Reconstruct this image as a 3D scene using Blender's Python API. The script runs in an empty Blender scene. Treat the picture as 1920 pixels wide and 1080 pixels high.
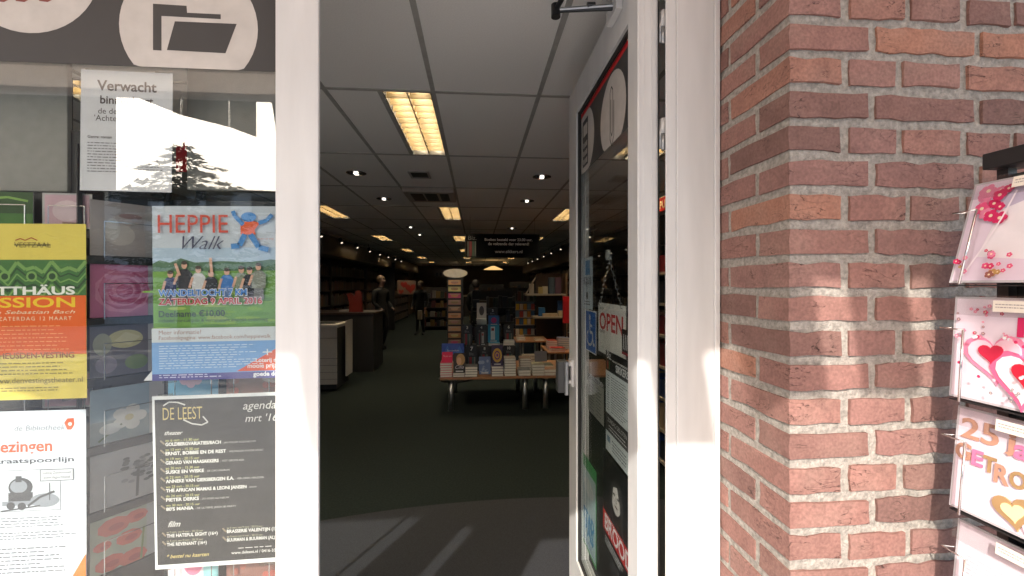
import bpy, bmesh, math, random
from mathutils import Vector, Matrix
random.seed(7)
R = math.radians
SC = bpy.context.scene
COL = SC.collection

# ------------------------------------------------------------------ camera, sky, sun, exposure
F, CX, HY, CZ = 805.0, 960.0, 534.0, 1.58          # focal length and horizon of the photograph in its own pixels, eye height in metres
YAW = math.atan(66 / F)
c_, s_ = math.cos(YAW), math.sin(YAW)
cam_d = bpy.data.cameras.new('camera'); cam = bpy.data.objects.new('camera', cam_d); COL.objects.link(cam)
cam.location = (0, 0, CZ); cam.rotation_euler = (R(90), 0, -YAW)
cam_d.sensor_width = 36; cam_d.lens = 36 * F / 1920; cam_d.shift_y = -6 / 1920
cam_d.clip_start = .02; cam_d.clip_end = 500
SC.camera = cam
SUN_S, SUN_Z = .50, .75                             # the sun's ray runs along (SUN_S, 1, -SUN_Z)
sun_el = math.atan(SUN_Z / math.hypot(SUN_S, 1))
W = bpy.data.worlds.new('World'); SC.world = W; W.use_nodes = True
nt = W.node_tree; bg = nt.nodes['Background']
sky = nt.nodes.new('ShaderNodeTexSky'); sky.sky_type = 'NISHITA'; sky.sun_disc = False
sky.sun_elevation = sun_el; sky.sun_rotation = math.atan2(-SUN_S, -1)
sky.air_density = 1.0; sky.dust_density = 3.5; sky.ozone_density = 1.0
nt.links.new(sky.outputs[0], bg.inputs[0]); bg.inputs[1].default_value = .15
sd = bpy.data.lights.new('sun', 'SUN'); sun = bpy.data.objects.new('sun', sd); COL.objects.link(sun)
sd.energy = 2.0; sd.angle = R(.55); sd.color = (1, .93, .84)
sun.rotation_euler = Vector((SUN_S, 1, -SUN_Z)).to_track_quat('-Z', 'Y').to_euler(); sun.location = (-3, -6, 8)
SC.view_settings.view_transform = 'Standard'; SC.view_settings.look = 'None'
SC.view_settings.exposure = 1.6; SC.view_settings.gamma = 1
SC.cycles.use_denoising = True
SC.cycles.max_bounces = 10; SC.cycles.diffuse_bounces = 5; SC.cycles.glossy_bounces = 4; SC.cycles.transparent_max_bounces = 24
SC.cycles.sample_clamp_indirect = 6; SC.cycles.caustics_reflective = False; SC.cycles.caustics_refractive = False

# ------------------------------------------------------------------ where a pixel of the photograph lies on a plane of the place
def px(p, y):                                       # world x on the plane at depth y
    u = (p - CX) / F
    return y * (u * c_ + s_) / (c_ - u * s_)
def dep(x, y): return x * s_ + y * c_
def pz(q, x, y): return CZ + (HY - q) / F * dep(x, y)
def py_on_x(p, x):                                  # world y on a plane of constant x
    u = (p - CX) / F
    return x * (c_ - u * s_) / (u * c_ + s_)
def floor_y(q): return CZ * F / (q - HY)

# ------------------------------------------------------------------ materials
def lin(v): v /= 255.; return v / 12.92 if v <= .04045 else ((v + .055) / 1.055) ** 2.4
MATS = {}
def node(t, kind, **kw):
    n = t.nodes.new(kind)
    for k, v in kw.items(): setattr(n, k, v)
    return n
def pm(name, rgb, rough=.6, metal=0., vary=.12, scale=18., bump=0., bscale=90., coat=0., spec=.5, trans=0., stretch=None, rnd=0.):
    if name in MATS: return MATS[name]
    m = bpy.data.materials.new(name); m.use_nodes = True; t = m.node_tree; b = t.nodes['Principled BSDF']
    b.inputs['Roughness'].default_value = rough; b.inputs['Metallic'].default_value = metal
    b.inputs['Specular IOR Level'].default_value = spec
    if coat: b.inputs['Coat Weight'].default_value = coat; b.inputs['Coat Roughness'].default_value = .12
    tc = node(t, 'ShaderNodeTexCoord'); out = tc.outputs['Object']
    if stretch:
        mp = node(t, 'ShaderNodeMapping'); mp.inputs['Scale'].default_value = stretch
        t.links.new(out, mp.inputs[0]); out = mp.outputs[0]
    n = node(t, 'ShaderNodeTexNoise'); n.inputs['Scale'].default_value = scale; n.inputs['Detail'].default_value = 6
    t.links.new(out, n.inputs['Vector'])
    mr = node(t, 'ShaderNodeMapRange'); mr.inputs[1].default_value = .25; mr.inputs[2].default_value = .75
    mr.inputs[3].default_value = 1 - vary; mr.inputs[4].default_value = 1 + vary
    t.links.new(n.outputs[0], mr.inputs[0])
    val = mr.outputs[0]
    if rnd:
        oi = node(t, 'ShaderNodeObjectInfo'); m2 = node(t, 'ShaderNodeMapRange')
        m2.inputs[3].default_value = 1 - rnd; m2.inputs[4].default_value = 1 + rnd
        t.links.new(oi.outputs['Random'], m2.inputs[0])
        mu = node(t, 'ShaderNodeMath', operation='MULTIPLY'); t.links.new(val, mu.inputs[0]); t.links.new(m2.outputs[0], mu.inputs[1]); val = mu.outputs[0]
    vm = node(t, 'ShaderNodeVectorMath', operation='SCALE'); vm.inputs[0].default_value = rgb
    t.links.new(val, vm.inputs['Scale']); t.links.new(vm.outputs[0], b.inputs['Base Color'])
    rr = node(t, 'ShaderNodeMapRange'); rr.inputs[3].default_value = max(.02, rough - .08); rr.inputs[4].default_value = min(1, rough + .08)
    t.links.new(n.outputs[0], rr.inputs[0]); t.links.new(rr.outputs[0], b.inputs['Roughness'])
    if bump:
        n2 = node(t, 'ShaderNodeTexNoise'); n2.inputs['Scale'].default_value = bscale; n2.inputs['Detail'].default_value = 5
        t.links.new(out, n2.inputs['Vector'])
        bp = node(t, 'ShaderNodeBump'); bp.inputs['Strength'].default_value = bump; bp.inputs['Distance'].default_value = .004
        t.links.new(n2.outputs[0], bp.inputs['Height']); t.links.new(bp.outputs[0], b.inputs['Normal'])
    if trans: b.inputs['Transmission Weight'].default_value = trans
    MATS[name] = m; return m
def ink(r, g, b, rough=.45):                        # a printed colour
    return pm('print_%d_%d_%d' % (r, g, b), (lin(r), lin(g), lin(b)), rough, vary=.05, scale=30)
def emit(name, rgb, k):
    if name in MATS: return MATS[name]
    m = bpy.data.materials.new(name); m.use_nodes = True; t = m.node_tree
    t.nodes.remove(t.nodes['Principled BSDF']); e = node(t, 'ShaderNodeEmission')
    e.inputs[0].default_value = (*rgb, 1); e.inputs[1].default_value = k
    t.links.new(e.outputs[0], t.nodes['Material Output'].inputs[0]); MATS[name] = m; return m
def glass(name, f0=.09, tint=(.93, .95, .94), rough=.0, dirt=.0):
    if name in MATS: return MATS[name]
    m = bpy.data.materials.new(name); m.use_nodes = True; t = m.node_tree
    t.nodes.remove(t.nodes['Principled BSDF'])
    tr = node(t, 'ShaderNodeBsdfTransparent'); tr.inputs[0].default_value = (*tint, 1)
    gl = node(t, 'ShaderNodeBsdfGlossy'); gl.inputs['Roughness'].default_value = rough
    lw = node(t, 'ShaderNodeLayerWeight'); lw.inputs[0].default_value = .5
    p = node(t, 'ShaderNodeMath', operation='POWER'); p.inputs[1].default_value = 5; t.links.new(lw.outputs['Facing'], p.inputs[0])
    ma = node(t, 'ShaderNodeMath', operation='MULTIPLY_ADD'); ma.inputs[1].default_value = 1 - f0; ma.inputs[2].default_value = f0
    t.links.new(p.outputs[0], ma.inputs[0])
    mx = node(t, 'ShaderNodeMixShader'); t.links.new(ma.outputs[0], mx.inputs[0]); t.links.new(tr.outputs[0], mx.inputs[1]); t.links.new(gl.outputs[0], mx.inputs[2])
    last = mx.outputs[0]
    if dirt:
        df = node(t, 'ShaderNodeBsdfDiffuse'); df.inputs[0].default_value = (.7, .7, .68, 1)
        n = node(t, 'ShaderNodeTexNoise'); n.inputs['Scale'].default_value = 3; n.inputs['Detail'].default_value = 8
        tc = node(t, 'ShaderNodeTexCoord'); t.links.new(tc.outputs['Object'], n.inputs['Vector'])
        mr = node(t, 'ShaderNodeMapRange'); mr.inputs[1].default_value = .35; mr.inputs[2].default_value = .8; mr.inputs[3].default_value = dirt * .3; mr.inputs[4].default_value = dirt
        t.links.new(n.outputs[0], mr.inputs[0])
        m2 = node(t, 'ShaderNodeMixShader'); t.links.new(mr.outputs[0], m2.inputs[0]); t.links.new(last, m2.inputs[1]); t.links.new(df.outputs[0], m2.inputs[2]); last = m2.outputs[0]
    t.links.new(last, t.nodes['Material Output'].inputs[0]); MATS[name] = m; return m

def brick_mat():
    m = bpy.data.materials.new('red_brick'); m.use_nodes = True; t = m.node_tree; b = t.nodes['Principled BSDF']
    L = t.links.new
    tc = node(t, 'ShaderNodeTexCoord'); oi = node(t, 'ShaderNodeObjectInfo')
    off = node(t, 'ShaderNodeVectorMath', operation='SCALE'); off.inputs[0].default_value = (37, 91, 53); L(oi.outputs['Random'], off.inputs['Scale'])
    ad = node(t, 'ShaderNodeVectorMath', operation='ADD'); L(tc.outputs['Object'], ad.inputs[0]); L(off.outputs[0], ad.inputs[1])
    rp = node(t, 'ShaderNodeValToRGB'); e = rp.color_ramp.elements
    e[0].position = 0; e[0].color = (.160, .090, .078, 1); e[1].position = 1; e[1].color = (.320, .152, .102, 1)
    for p_, c in ((.3, (.245, .126, .106, 1)), (.55, (.222, .120, .106, 1)), (.8, (.268, .140, .116, 1))):
        k = e.new(p_); k.color = c
    L(oi.outputs['Random'], rp.inputs[0])
    n1 = node(t, 'ShaderNodeTexNoise'); n1.inputs['Scale'].default_value = 17; n1.inputs['Detail'].default_value = 7; n1.inputs['Roughness'].default_value = .62; L(ad.outputs[0], n1.inputs['Vector'])
    mp = node(t, 'ShaderNodeMapping'); mp.inputs['Scale'].default_value = (14, 14, 48); L(ad.outputs[0], mp.inputs[0])
    n2 = node(t, 'ShaderNodeTexNoise'); n2.inputs['Scale'].default_value = 1; n2.inputs['Detail'].default_value = 4; n2.inputs['Distortion'].default_value = 1.2; L(mp.outputs[0], n2.inputs['Vector'])
    rid = node(t, 'ShaderNodeMath', operation='SUBTRACT'); rid.inputs[1].default_value = .5; L(n2.outputs[0], rid.inputs[0])
    ab = node(t, 'ShaderNodeMath', operation='ABSOLUTE'); L(rid.outputs[0], ab.inputs[0])
    cr = node(t, 'ShaderNodeMapRange'); cr.inputs[1].default_value = .0; cr.inputs[2].default_value = .012; L(ab.outputs[0], cr.inputs[0])
    nm = node(t, 'ShaderNodeTexNoise'); nm.inputs['Scale'].default_value = 11; L(ad.outputs[0], nm.inputs['Vector'])
    ms = node(t, 'ShaderNodeMapRange'); ms.inputs[1].default_value = .52; ms.inputs[2].default_value = .60; ms.inputs[3].default_value = 1; ms.inputs[4].default_value = 0; L(nm.outputs[0], ms.inputs[0])
    mxm = node(t, 'ShaderNodeMath', operation='MAXIMUM'); L(cr.outputs[0], mxm.inputs[0]); L(ms.outputs[0], mxm.inputs[1])
    v = node(t, 'ShaderNodeMapRange'); v.inputs[1].default_value = .25; v.inputs[2].default_value = .75; v.inputs[3].default_value = .80; v.inputs[4].default_value = 1.2; L(n1.outputs[0], v.inputs[0])
    m1 = node(t, 'ShaderNodeVectorMath', operation='SCALE'); L(rp.outputs[0], m1.inputs[0]); L(v.outputs[0], m1.inputs['Scale'])
    # greyish mortar haze and ochre burn marks
    n3 = node(t, 'ShaderNodeTexNoise'); n3.inputs['Scale'].default_value = 9; n3.inputs['Detail'].default_value = 5; L(ad.outputs[0], n3.inputs['Vector'])
    hz = node(t, 'ShaderNodeMapRange'); hz.inputs[1].default_value = .48; hz.inputs[2].default_value = .78; hz.inputs[4].default_value = .55; L(n3.outputs[0], hz.inputs[0])
    mx = node(t, 'ShaderNodeMix', data_type='RGBA'); L(hz.outputs[0], mx.inputs[0]); L(m1.outputs[0], mx.inputs[6]); mx.inputs[7].default_value = (.28, .178, .148, 1)
    sp = node(t, 'ShaderNodeTexNoise'); sp.inputs['Scale'].default_value = 160; sp.inputs['Detail'].default_value = 2; L(ad.outputs[0], sp.inputs['Vector'])
    sv = node(t, 'ShaderNodeMapRange'); sv.inputs[1].default_value = .3; sv.inputs[2].default_value = .7; sv.inputs[3].default_value = .82; sv.inputs[4].default_value = 1.18; L(sp.outputs[0], sv.inputs[0])
    fl = node(t, 'ShaderNodeMath', operation='MULTIPLY_ADD'); fl.inputs[1].default_value = .8; fl.inputs[2].default_value = .2; L(mxm.outputs[0], fl.inputs[0])
    f2 = node(t, 'ShaderNodeMath', operation='MULTIPLY'); L(fl.outputs[0], f2.inputs[0]); L(sv.outputs[0], f2.inputs[1])
    m3 = node(t, 'ShaderNodeVectorMath', operation='SCALE'); L(mx.outputs[2], m3.inputs[0]); L(f2.outputs[0], m3.inputs['Scale'])
    L(m3.outputs[0], b.inputs['Base Color']); b.inputs['Roughness'].default_value = .88; b.inputs['Specular IOR Level'].default_value = .25
    hs = node(t, 'ShaderNodeMath', operation='MULTIPLY_ADD'); hs.inputs[1].default_value = 1.3; L(n1.outputs[0], hs.inputs[0]); L(mxm.outputs[0], hs.inputs[2])
    h2 = node(t, 'ShaderNodeMath', operation='MULTIPLY_ADD'); h2.inputs[1].default_value = .35; L(sp.outputs[0], h2.inputs[0]); L(hs.outputs[0], h2.inputs[2])
    bp = node(t, 'ShaderNodeBump'); bp.inputs['Strength'].default_value = .55; bp.inputs['Distance'].default_value = .0035; L(h2.outputs[0], bp.inputs['Height']); L(bp.outputs[0], b.inputs['Normal'])
    MATS['red_brick'] = m; return m

WHITE = pm('white_frame_paint', (.585, .582, .58), .36, vary=.07, scale=5, stretch=(5, 5, .7), bump=.04, bscale=300)
BRICK = brick_mat()
MORTAR = pm('lime_mortar', (.315, .290, .260), .95, vary=.36, scale=110, bump=1.0, bscale=190, spec=.1)
BLACK = pm('black_plastic', (.012, .012, .013), .45)
BLACKM = pm('black_metal', (.015, .015, .016), .35, spec=.6)
RUBBER = pm('rubber_gasket', (.012, .012, .012), .8)
STEEL = pm('brushed_steel', (.62, .61, .60), .40, 1., stretch=(1, 1, 12), scale=30)
CHROME = pm('chrome_wire', (.78, .78, .79), .14, 1.)
GREYM = pm('grey_aluminium', (.42, .43, .44), .35, .7)
CARPET = pm('dark_green_carpet', (.0160, .0215, .0205), .98, vary=.35, scale=60, bump=.5, bscale=500, spec=.1)
MATM = pm('entrance_mat_fibre', (.040, .042, .048), 1., vary=.5, scale=420, bump=.8, bscale=600, spec=.05)
TILE = pm('ceiling_tile_white', (.86, .855, .845), .9, vary=.05, scale=160, bump=.12, bscale=420, spec=.2)
TBAR = pm('ceiling_grid_grey', (.40, .395, .38), .6)
PLASTER = pm('interior_plaster', (.20, .165, .13), .85, vary=.1, scale=4)
WOODT = pm('beech_table_top', (.34, .16, .075), .42, vary=.25, scale=12, stretch=(1, 9, 9))
SHELFW = pm('pale_shelf_board', (.42, .34, .26), .5, vary=.1, stretch=(1, 8, 8))
PAGES = pm('book_pages', (.80, .77, .70), .85, vary=.10, scale=3, stretch=(2, 2, 160))
PAPER = pm('white_paper', (.76, .77, .79), .55, vary=.03)
COPIER = pm('copier_plastic', (.50, .46, .42), .5, vary=.05)
GLASS = glass('window_glass', .085, dirt=.001)
DGLASS = glass('door_glass', .05, dirt=.002)
TAPE = glass('clear_tape', .10, (.80, .79, .74))
ACRYL = glass('clear_sleeve', .06, (.95, .95, .95))

# ------------------------------------------------------------------ mesh building
class MB:
    def __init__(self): self.v = []; self.f = []; self.mi = []; self.m = []
    def mat(self, m):
        if m not in self.m: self.m.append(m)
        return self.m.index(m)
    def add(self, vs, fs, m):
        o = len(self.v); k = self.mat(m)
        self.v += [tuple(p) for p in vs]
        for f in fs: self.f.append(tuple(i + o for i in f)); self.mi.append(k)
    def box(self, x0, x1, y0, y1, z0, z1, m):
        self.add([(x, y, z) for z in (z0, z1) for y in (y0, y1) for x in (x0, x1)],
                 [(0, 2, 3, 1), (4, 5, 7, 6), (0, 1, 5, 4), (2, 6, 7, 3), (0, 4, 6, 2), (1, 3, 7, 5)], m); return self
    def obox(self, o, U, V, N, u, v, n, m):          # box along three directions from corner o
        o, U, V, N = map(Vector, (o, U, V, N))
        P = [o + U * a + V * b + N * d for d in (0, n) for b in (0, v) for a in (0, u)]
        fs = [(0, 2, 3, 1), (4, 5, 7, 6), (0, 1, 5, 4), (2, 6, 7, 3), (0, 4, 6, 2), (1, 3, 7, 5)]
        if U.cross(V).dot(N) < 0: fs = [f[::-1] for f in fs]
        self.add(P, fs, m); return self
    def tube(self, a, b, r, m, n=10, r2=None, caps=True):
        a, b = Vector(a), Vector(b); r2 = r if r2 is None else r2
        d = (b - a).normalized(); x = d.orthogonal().normalized(); y = d.cross(x)
        vs = []
        for q, rr in ((a, r), (b, r2)):
            vs += [q + x * math.cos(2 * math.pi * i / n) * rr + y * math.sin(2 * math.pi * i / n) * rr for i in range(n)]
        fs = [(i, (i + 1) % n, n + (i + 1) % n, n + i) for i in range(n)]
        if caps: fs += [tuple(range(n - 1, -1, -1)), tuple(range(n, 2 * n))]
        self.add(vs, fs, m); return self
    def path(self, pts, r, m, n=6):
        for a, b in zip(pts, pts[1:]): self.tube(a, b, r, m, n)
        return self
    def lathe(self, prof, cx, cy, m, n=20):
        vs = []; k = len(prof)
        for i in range(n):
            a = 2 * math.pi * i / n
            vs += [(cx + r * math.cos(a), cy + r * math.sin(a), z) for r, z in prof]
        fs = [(i * k + j, ((i + 1) % n) * k + j, ((i + 1) % n) * k + j + 1, i * k + j + 1) for i in range(n) for j in range(k - 1)]
        self.add(vs, fs, m); return self
    def build(self, name, parent=None, smooth=False, bevel=0.):
        me = bpy.data.meshes.new(name); me.from_pydata(self.v, [], self.f)
        for m in self.m: me.materials.append(m)
        me.polygons.foreach_set('material_index', self.mi)
        if smooth: me.polygons.foreach_set('use_smooth', [True] * len(self.f))
        me.update()
        if bevel:
            b = bmesh.new(); b.from_mesh(me)
            bmesh.ops.remove_doubles(b, verts=b.verts, dist=1e-6)
            bmesh.ops.bevel(b, geom=[e for e in b.edges if len(e.link_faces) == 2 and e.calc_face_angle(0) > .5], offset=bevel, segments=2, affect='EDGES', profile=.5)
            b.to_mesh(me); b.free()
        return link(name, me, parent)
def link(name, me, parent=None):
    o = bpy.data.objects.new(name, me); COL.objects.link(o)
    if parent: o.parent = parent; o.matrix_parent_inverse = Matrix.Translation(-parent.location) if parent.type == 'EMPTY' and parent.parent is None and not parent.rotation_euler[2] else Matrix.Identity(4)
    return o
def tag(o, label, cat=None, group=None, kind=None):
    if label: o['label'] = label
    if cat: o['category'] = cat
    if group: o['group'] = group
    if kind: o['kind'] = kind
    return o
def thing(name, label, cat, loc=(0, 0, 0), group=None):
    o = bpy.data.objects.new(name, None); COL.objects.link(o); o.location = loc; o.empty_display_size = .1
    return tag(o, label, cat, group)
def box(name, a, m, parent=None, bevel=0.):
    return MB().box(*a, m).build(name, parent, bevel=bevel)
def copy_tree(o, parent=None):
    c = o.copy(); COL.objects.link(c); c.parent = parent
    for ch in list(o.children): copy_tree(ch, c)
    return c

# flat lettering as mesh, from the built-in font
_TXT = {}
def text_geo(s, shear=0., bold=0., space=1.):
    key = (s, shear, bold, space)
    if key in _TXT: return _TXT[key]
    cu = bpy.data.curves.new('lettering_curve', 'FONT'); cu.body = s; cu.size = 1; cu.shear = shear; cu.offset = bold; cu.space_character = space
    cu.resolution_u = 3; cu.fill_mode = 'BOTH'
    o = bpy.data.objects.new('lettering_curve', cu); COL.objects.link(o)
    dg = bpy.context.evaluated_depsgraph_get(); dg.update()
    me = bpy.data.meshes.new_from_object(o.evaluated_get(dg))
    vs = [(v.co.x, v.co.y) for v in me.vertices]; fs = [tuple(p.vertices) for p in me.polygons]
    bpy.data.objects.remove(o); bpy.data.curves.remove(cu); bpy.data.meshes.remove(me)
    _TXT[key] = (vs, fs); return _TXT[key]

class Sheet:
    """A printed sheet or board: its own thin body, print and lettering laid on it in layers."""
    def __init__(s, name, label, cat, o, U, V, N, w, h, base, thick=.0008, group=None, parent=None, step=.00022):
        s.o, s.U, s.V, s.N, s.w, s.h = Vector(o), Vector(U).normalized(), Vector(V).normalized(), Vector(N).normalized(), w, h
        s.k = 0; s.parts = {}; s.step = step
        m = MB(); m.obox(s.o - s.N * thick, s.U, s.V, s.N, w, h, thick, base)
        s.root = m.build(name, parent)
        if label or cat: tag(s.root, label, cat, group)
    def pt(s, u, v, d): return s.o + s.U * (u * s.w) + s.V * (v * s.h) + s.N * d
    def lay(s, part, pts2, faces, m):
        s.k += 1; d = .0003 + s.k * s.step
        mb = s.parts.setdefault(part, MB())
        flip = s.U.cross(s.V).dot(s.N) < 0
        mb.add([s.pt(u, v, d) for u, v in pts2], [f[::-1] if flip else f for f in faces], m)
    def poly(s, pts, m, part='print'): s.lay(part, pts, [tuple(range(len(pts)))], m); return s
    def rect(s, u0, v0, u1, v1, m, part='print'): return s.poly([(u0, v0), (u1, v0), (u1, v1), (u0, v1)], m, part)
    def ell(s, cu, cv, ru, rv, m, part='print', n=20, clip=None):
        P = [(cu + ru * math.cos(2 * math.pi * i / n), cv + rv * math.sin(2 * math.pi * i / n)) for i in range(n)]
        if clip:
            u0, v0, u1, v1 = clip; P = [(min(max(a, u0), u1), min(max(b, v0), v1)) for a, b in P]
        return s.poly(P, m, part)
    def circ(s, cu, cv, ru, m, part='print', n=24): return s.ell(cu, cv, ru, ru * s.w / s.h, m, part, n)
    def heart(s, cu, cv, r, m, part='print', rot=0., n=22):
        P = []
        for i in range(n):
            t = 2 * math.pi * i / n
            a = 16 * math.sin(t) ** 3 / 17; b = -(13 * math.cos(t) - 5 * math.cos(2 * t) - 2 * math.cos(3 * t) - math.cos(4 * t)) / 17
            a, b = a * math.cos(rot) - b * math.sin(rot), a * math.sin(rot) + b * math.cos(rot)
            P.append((cu + a * r, cv + b * r * s.w / s.h))
        return s.poly(P, m, part)
    def line(s, pts, wd, m, part='print'):           # a stroke; wd as a share of the width
        ar = s.w / s.h; vs = []; fs = []
        for a, b in zip(pts, pts[1:]):
            dx, dy = b[0] - a[0], (b[1] - a[1]) / ar; L = math.hypot(dx, dy) or 1; nx, ny = -dy / L * wd / 2, dx / L * wd / 2 * ar
            o = len(vs); vs += [(a[0] + nx, a[1] + ny), (a[0] - nx, a[1] - ny), (b[0] - nx, b[1] - ny), (b[0] + nx, b[1] + ny)]; fs.append((o, o + 1, o + 2, o + 3))
        s.lay(part, vs, fs, m); return s
    def text(s, st, u, v, m, width=None, cap=None, bold=.0, shear=0., align='L', part='lettering', space=1.):
        """baseline at v; width as a share of the sheet's width, cap height as a share of its height"""
        vs, fs = text_geo(st, shear, bold, space)
        if not vs: return s
        x0 = min(p[0] for p in vs); x1 = max(p[0] for p in vs); w0 = x1 - x0
        cy = cap * s.h / .70 if cap else width * s.w / w0
        cx = width * s.w / w0 if width else cy
        tw = w0 * cx / s.w; u0 = u - (tw if align == 'R' else tw / 2 if align == 'C' else 0)
        s.lay(part, [(u0 + (x - x0) * cx / s.w, v - y * cy / s.h) for x, y in vs], [f[::-1] for f in fs], m); return s
    def small(s, u0, v0, u1, v1, n, m, seed=1, fill=.38, ragged=.3, part='small_print'):
        rg = random.Random(seed); vs = []; fs = []; st = (v1 - v0) / n
        for i in range(n):
            u = u0; end = u1 - rg.random() * ragged * (u1 - u0); y0 = v0 + i * st; y1 = y0 + st * fill
            while u < end:
                w = (.012 + rg.random() * .05); e = min(u + w, end)
                o = len(vs); vs += [(u, y0), (e, y0), (e, y1), (u, y1)]; fs.append((o, o + 1, o + 2, o + 3)); u = e + .012
        if vs: s.lay(part, vs, fs, m)
        return s
    def done(s):
        for k, mb in s.parts.items(): mb.build(k, s.root)
        return s.root
EX, EY, EZ = Vector((1, 0, 0)), Vector((0, 1, 0)), Vector((0, 0, 1))

# ================================================================== the setting
YF = .825                                            # front face of the brick wall
XC = px(1480, YF)                                    # its corner at the entrance
YD = 1.07                                            # front face of the door frame
CEIL = CZ + 1.09
XL, XR, YB = -3.6, 2.9, 25.0                         # inside of the shop
PAVE = pm('concrete_pavers', (.48, .46, .435), .9, vary=.15, scale=5, bump=.3)
tag(box('pavement', (-60, 60, -60, YD + .02, -.12, -.03), PAVE), None, None, None, 'structure')
tag(box('floor', (XL, XR, YD + .03, YB, -.1, 0), CARPET), None, None, None, 'structure')
# entrance mat with its curved inner edge
mt = MB(); P = []
ya, yb = YD + .06, 3.02
n = 28
for i in range(n + 1):
    x = -2.6 + 5.0 * i / n; P.append((x, yb + .13 - .045 * (x - .35) ** 2 * 2.2))
vs = [(-2.6, ya, .006), (2.4, ya, .006)] + [(x, y, .006) for x, y in reversed(P)]
mt.add(vs, [tuple(range(len(vs)))], MATM); mt.add([(v[0], v[1], .0015) for v in vs], [tuple(range(len(vs)))[::-1]], MATM)
k = len(vs)
mt.add([(v[0], v[1], .006) for v in vs] + [(v[0], v[1], .0015) for v in vs], [(i, k + i, k + (i + 1) % k, (i + 1) % k) for i in range(k)], MATM)
tag(mt.build('entrance_mat'), 'dark grey fibre entrance mat with a curved inner edge on the shop floor', 'mat')

for nm, a, m in (('wall_left', (XL - .2, XL, .9, YB + .2, -.1, 3.4), PLASTER), ('wall_right', (XR, XR + .2, YD + .15, YB + .2, -.1, 3.4), PLASTER),
                 ('wall_back', (XL, XR, YB, YB + .2, -.1, 3.4), PLASTER), ('roof', (XL - .2, XR + .2, YD + .05, YB + .2, 3.2, 3.4), PLASTER),
                 ('wall_over_entrance', (-3.6, XC, YD - .02, YD + .14, 2.56, 3.2), pm('facade_panel', (.45, .43, .4), .6)),
                 ('wall_beside_window', (-4.4, -2.75, YF + .01, YD + .1, -.1, 3.6), pm('far_brick', (.27, .12, .085), .9, vary=.3)),
                 ('wall_over_facade', (-2.75, XC, YF + .012, YD - .025, 2.75, 3.6), pm('far_brick', (.27, .12, .085), .9, vary=.3)),
                 ('wall_inside_corner', (XC + .012, XR + .2, YD + .02, YD + .145, -.1, 3.2), PLASTER)):
    tag(box(nm, a, m), None, None, None, 'structure')

# ---- suspended ceiling: tiles one by one in a grid of bars
ceil = box('ceiling', (XL, XR, YD + .15, YB, CEIL + .1, CEIL + .14), BLACK); tag(ceil, None, None, None, 'structure')
GX = [-.245 + .6 * k for k in range(-6, 6)]          # bars running into the shop
GY = [1.25 + 1.2 * k for k in range(0, 21)]
cut = {}
LIGHTS = [(x, y) for y in (2.45, 6.05, 9.65, 13.25, 16.85, 20.45) for x in (-.545, -2.345, 1.255)]
AC = (-.845, 4.85)
tmesh = {}
def tile_mesh(x0, x1, y0, y1):
    key = (round(x1 - x0, 3), round(y1 - y0, 3))
    if key not in tmesh:
        o = MB().box(0, x1 - x0, 0, y1 - y0, 0, .015, TILE).build('ceiling_tile'); tmesh[key] = o.data; bpy.data.objects.remove(o)
    o = link('ceiling_tile', tmesh[key], ceil); o.location = (x0, y0, CEIL)
for gx in [GX[0] - .6] + GX:
    for gy in [GY[0] - 1.2] + GY[:-1]:
        x0, x1, y0, y1 = max(gx, XL), min(gx + .6, XR), max(gy, YD + .15), min(gy + 1.2, YB)
        if x1 - x0 < .05 or y1 - y0 < .05: continue
        e = .011
        if any(abs(gx + .3 - lx) < .02 and abs(gy - ly) < .02 for lx, ly in LIGHTS):
            tile_mesh(x0 + e, x0 + .3 - e, y0 + e, y1 - e); continue
        if abs(gx - AC[0]) < .02 and abs(gy - AC[1]) < .02:
            tile_mesh(x0 + e, x1 - e, y0 + .61, y1 - e); continue
        tile_mesh(x0 + e, x1 - e, y0 + e, y1 - e)
for x in GX: box('grid_bar', (x - .012, x + .012, YD + .15, YB, CEIL - .006, CEIL + .006), TBAR, ceil)
for y in GY: box('grid_bar', (XL, XR, y - .0115, y + .0115, CEIL - .005, CEIL + .005), TBAR, ceil)
for (x, y) in LIGHTS: box('grid_bar', (x - .012, x + .012, y + .012, y + 1.188, CEIL - .0055, CEIL + .0055), TBAR, ceil)

# ---- the brick wall, brick by brick
wall = thing('brick_wall', 'red brick wall with pale mortar turning the corner beside the white door frame', 'brick wall', (XC, YF, 0))
mo = MB()
def mortar_sheet(f, nu, nv):                         # uneven mortar face, f(u, v, d)
    o = len(mo.v); k = mo.mat(MORTAR)
    for j in range(nv + 1):
        for i in range(nu + 1): mo.v.append(f(i / nu, j / nv, random.uniform(-.0010, .0010)))
    for j in range(nv):
        for i in range(nu):
            a = o + j * (nu + 1) + i; mo.f.append((a, a + 1, a + nu + 2, a + nu + 1)); mo.mi.append(k)
WX1 = 2.4; WZ1 = 3.6
mortar_sheet(lambda u, v, d: (XC + .005 + u * (WX1 - XC), YF + .0066 + d * (0 if u == 0 else 1), v * WZ1), 120, 240)
mortar_sheet(lambda u, v, d: (XC + .005 + d * (0 if u == 1 else 1), YD + .03 - u * (YD + .03 - YF - .0056), v * WZ1), 16, 240)
mo.box(XC + .02, WX1, YF + .02, YD + .015, 0, WZ1, MORTAR)
mo.build('mortar', wall)
PITCH = 64.46 / F * dep(XC, YF)
ZJ0 = pz(32.6, XC, YF)                               # height of one bed joint
BH = PITCH * .748
bmesh_cache = {}
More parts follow.
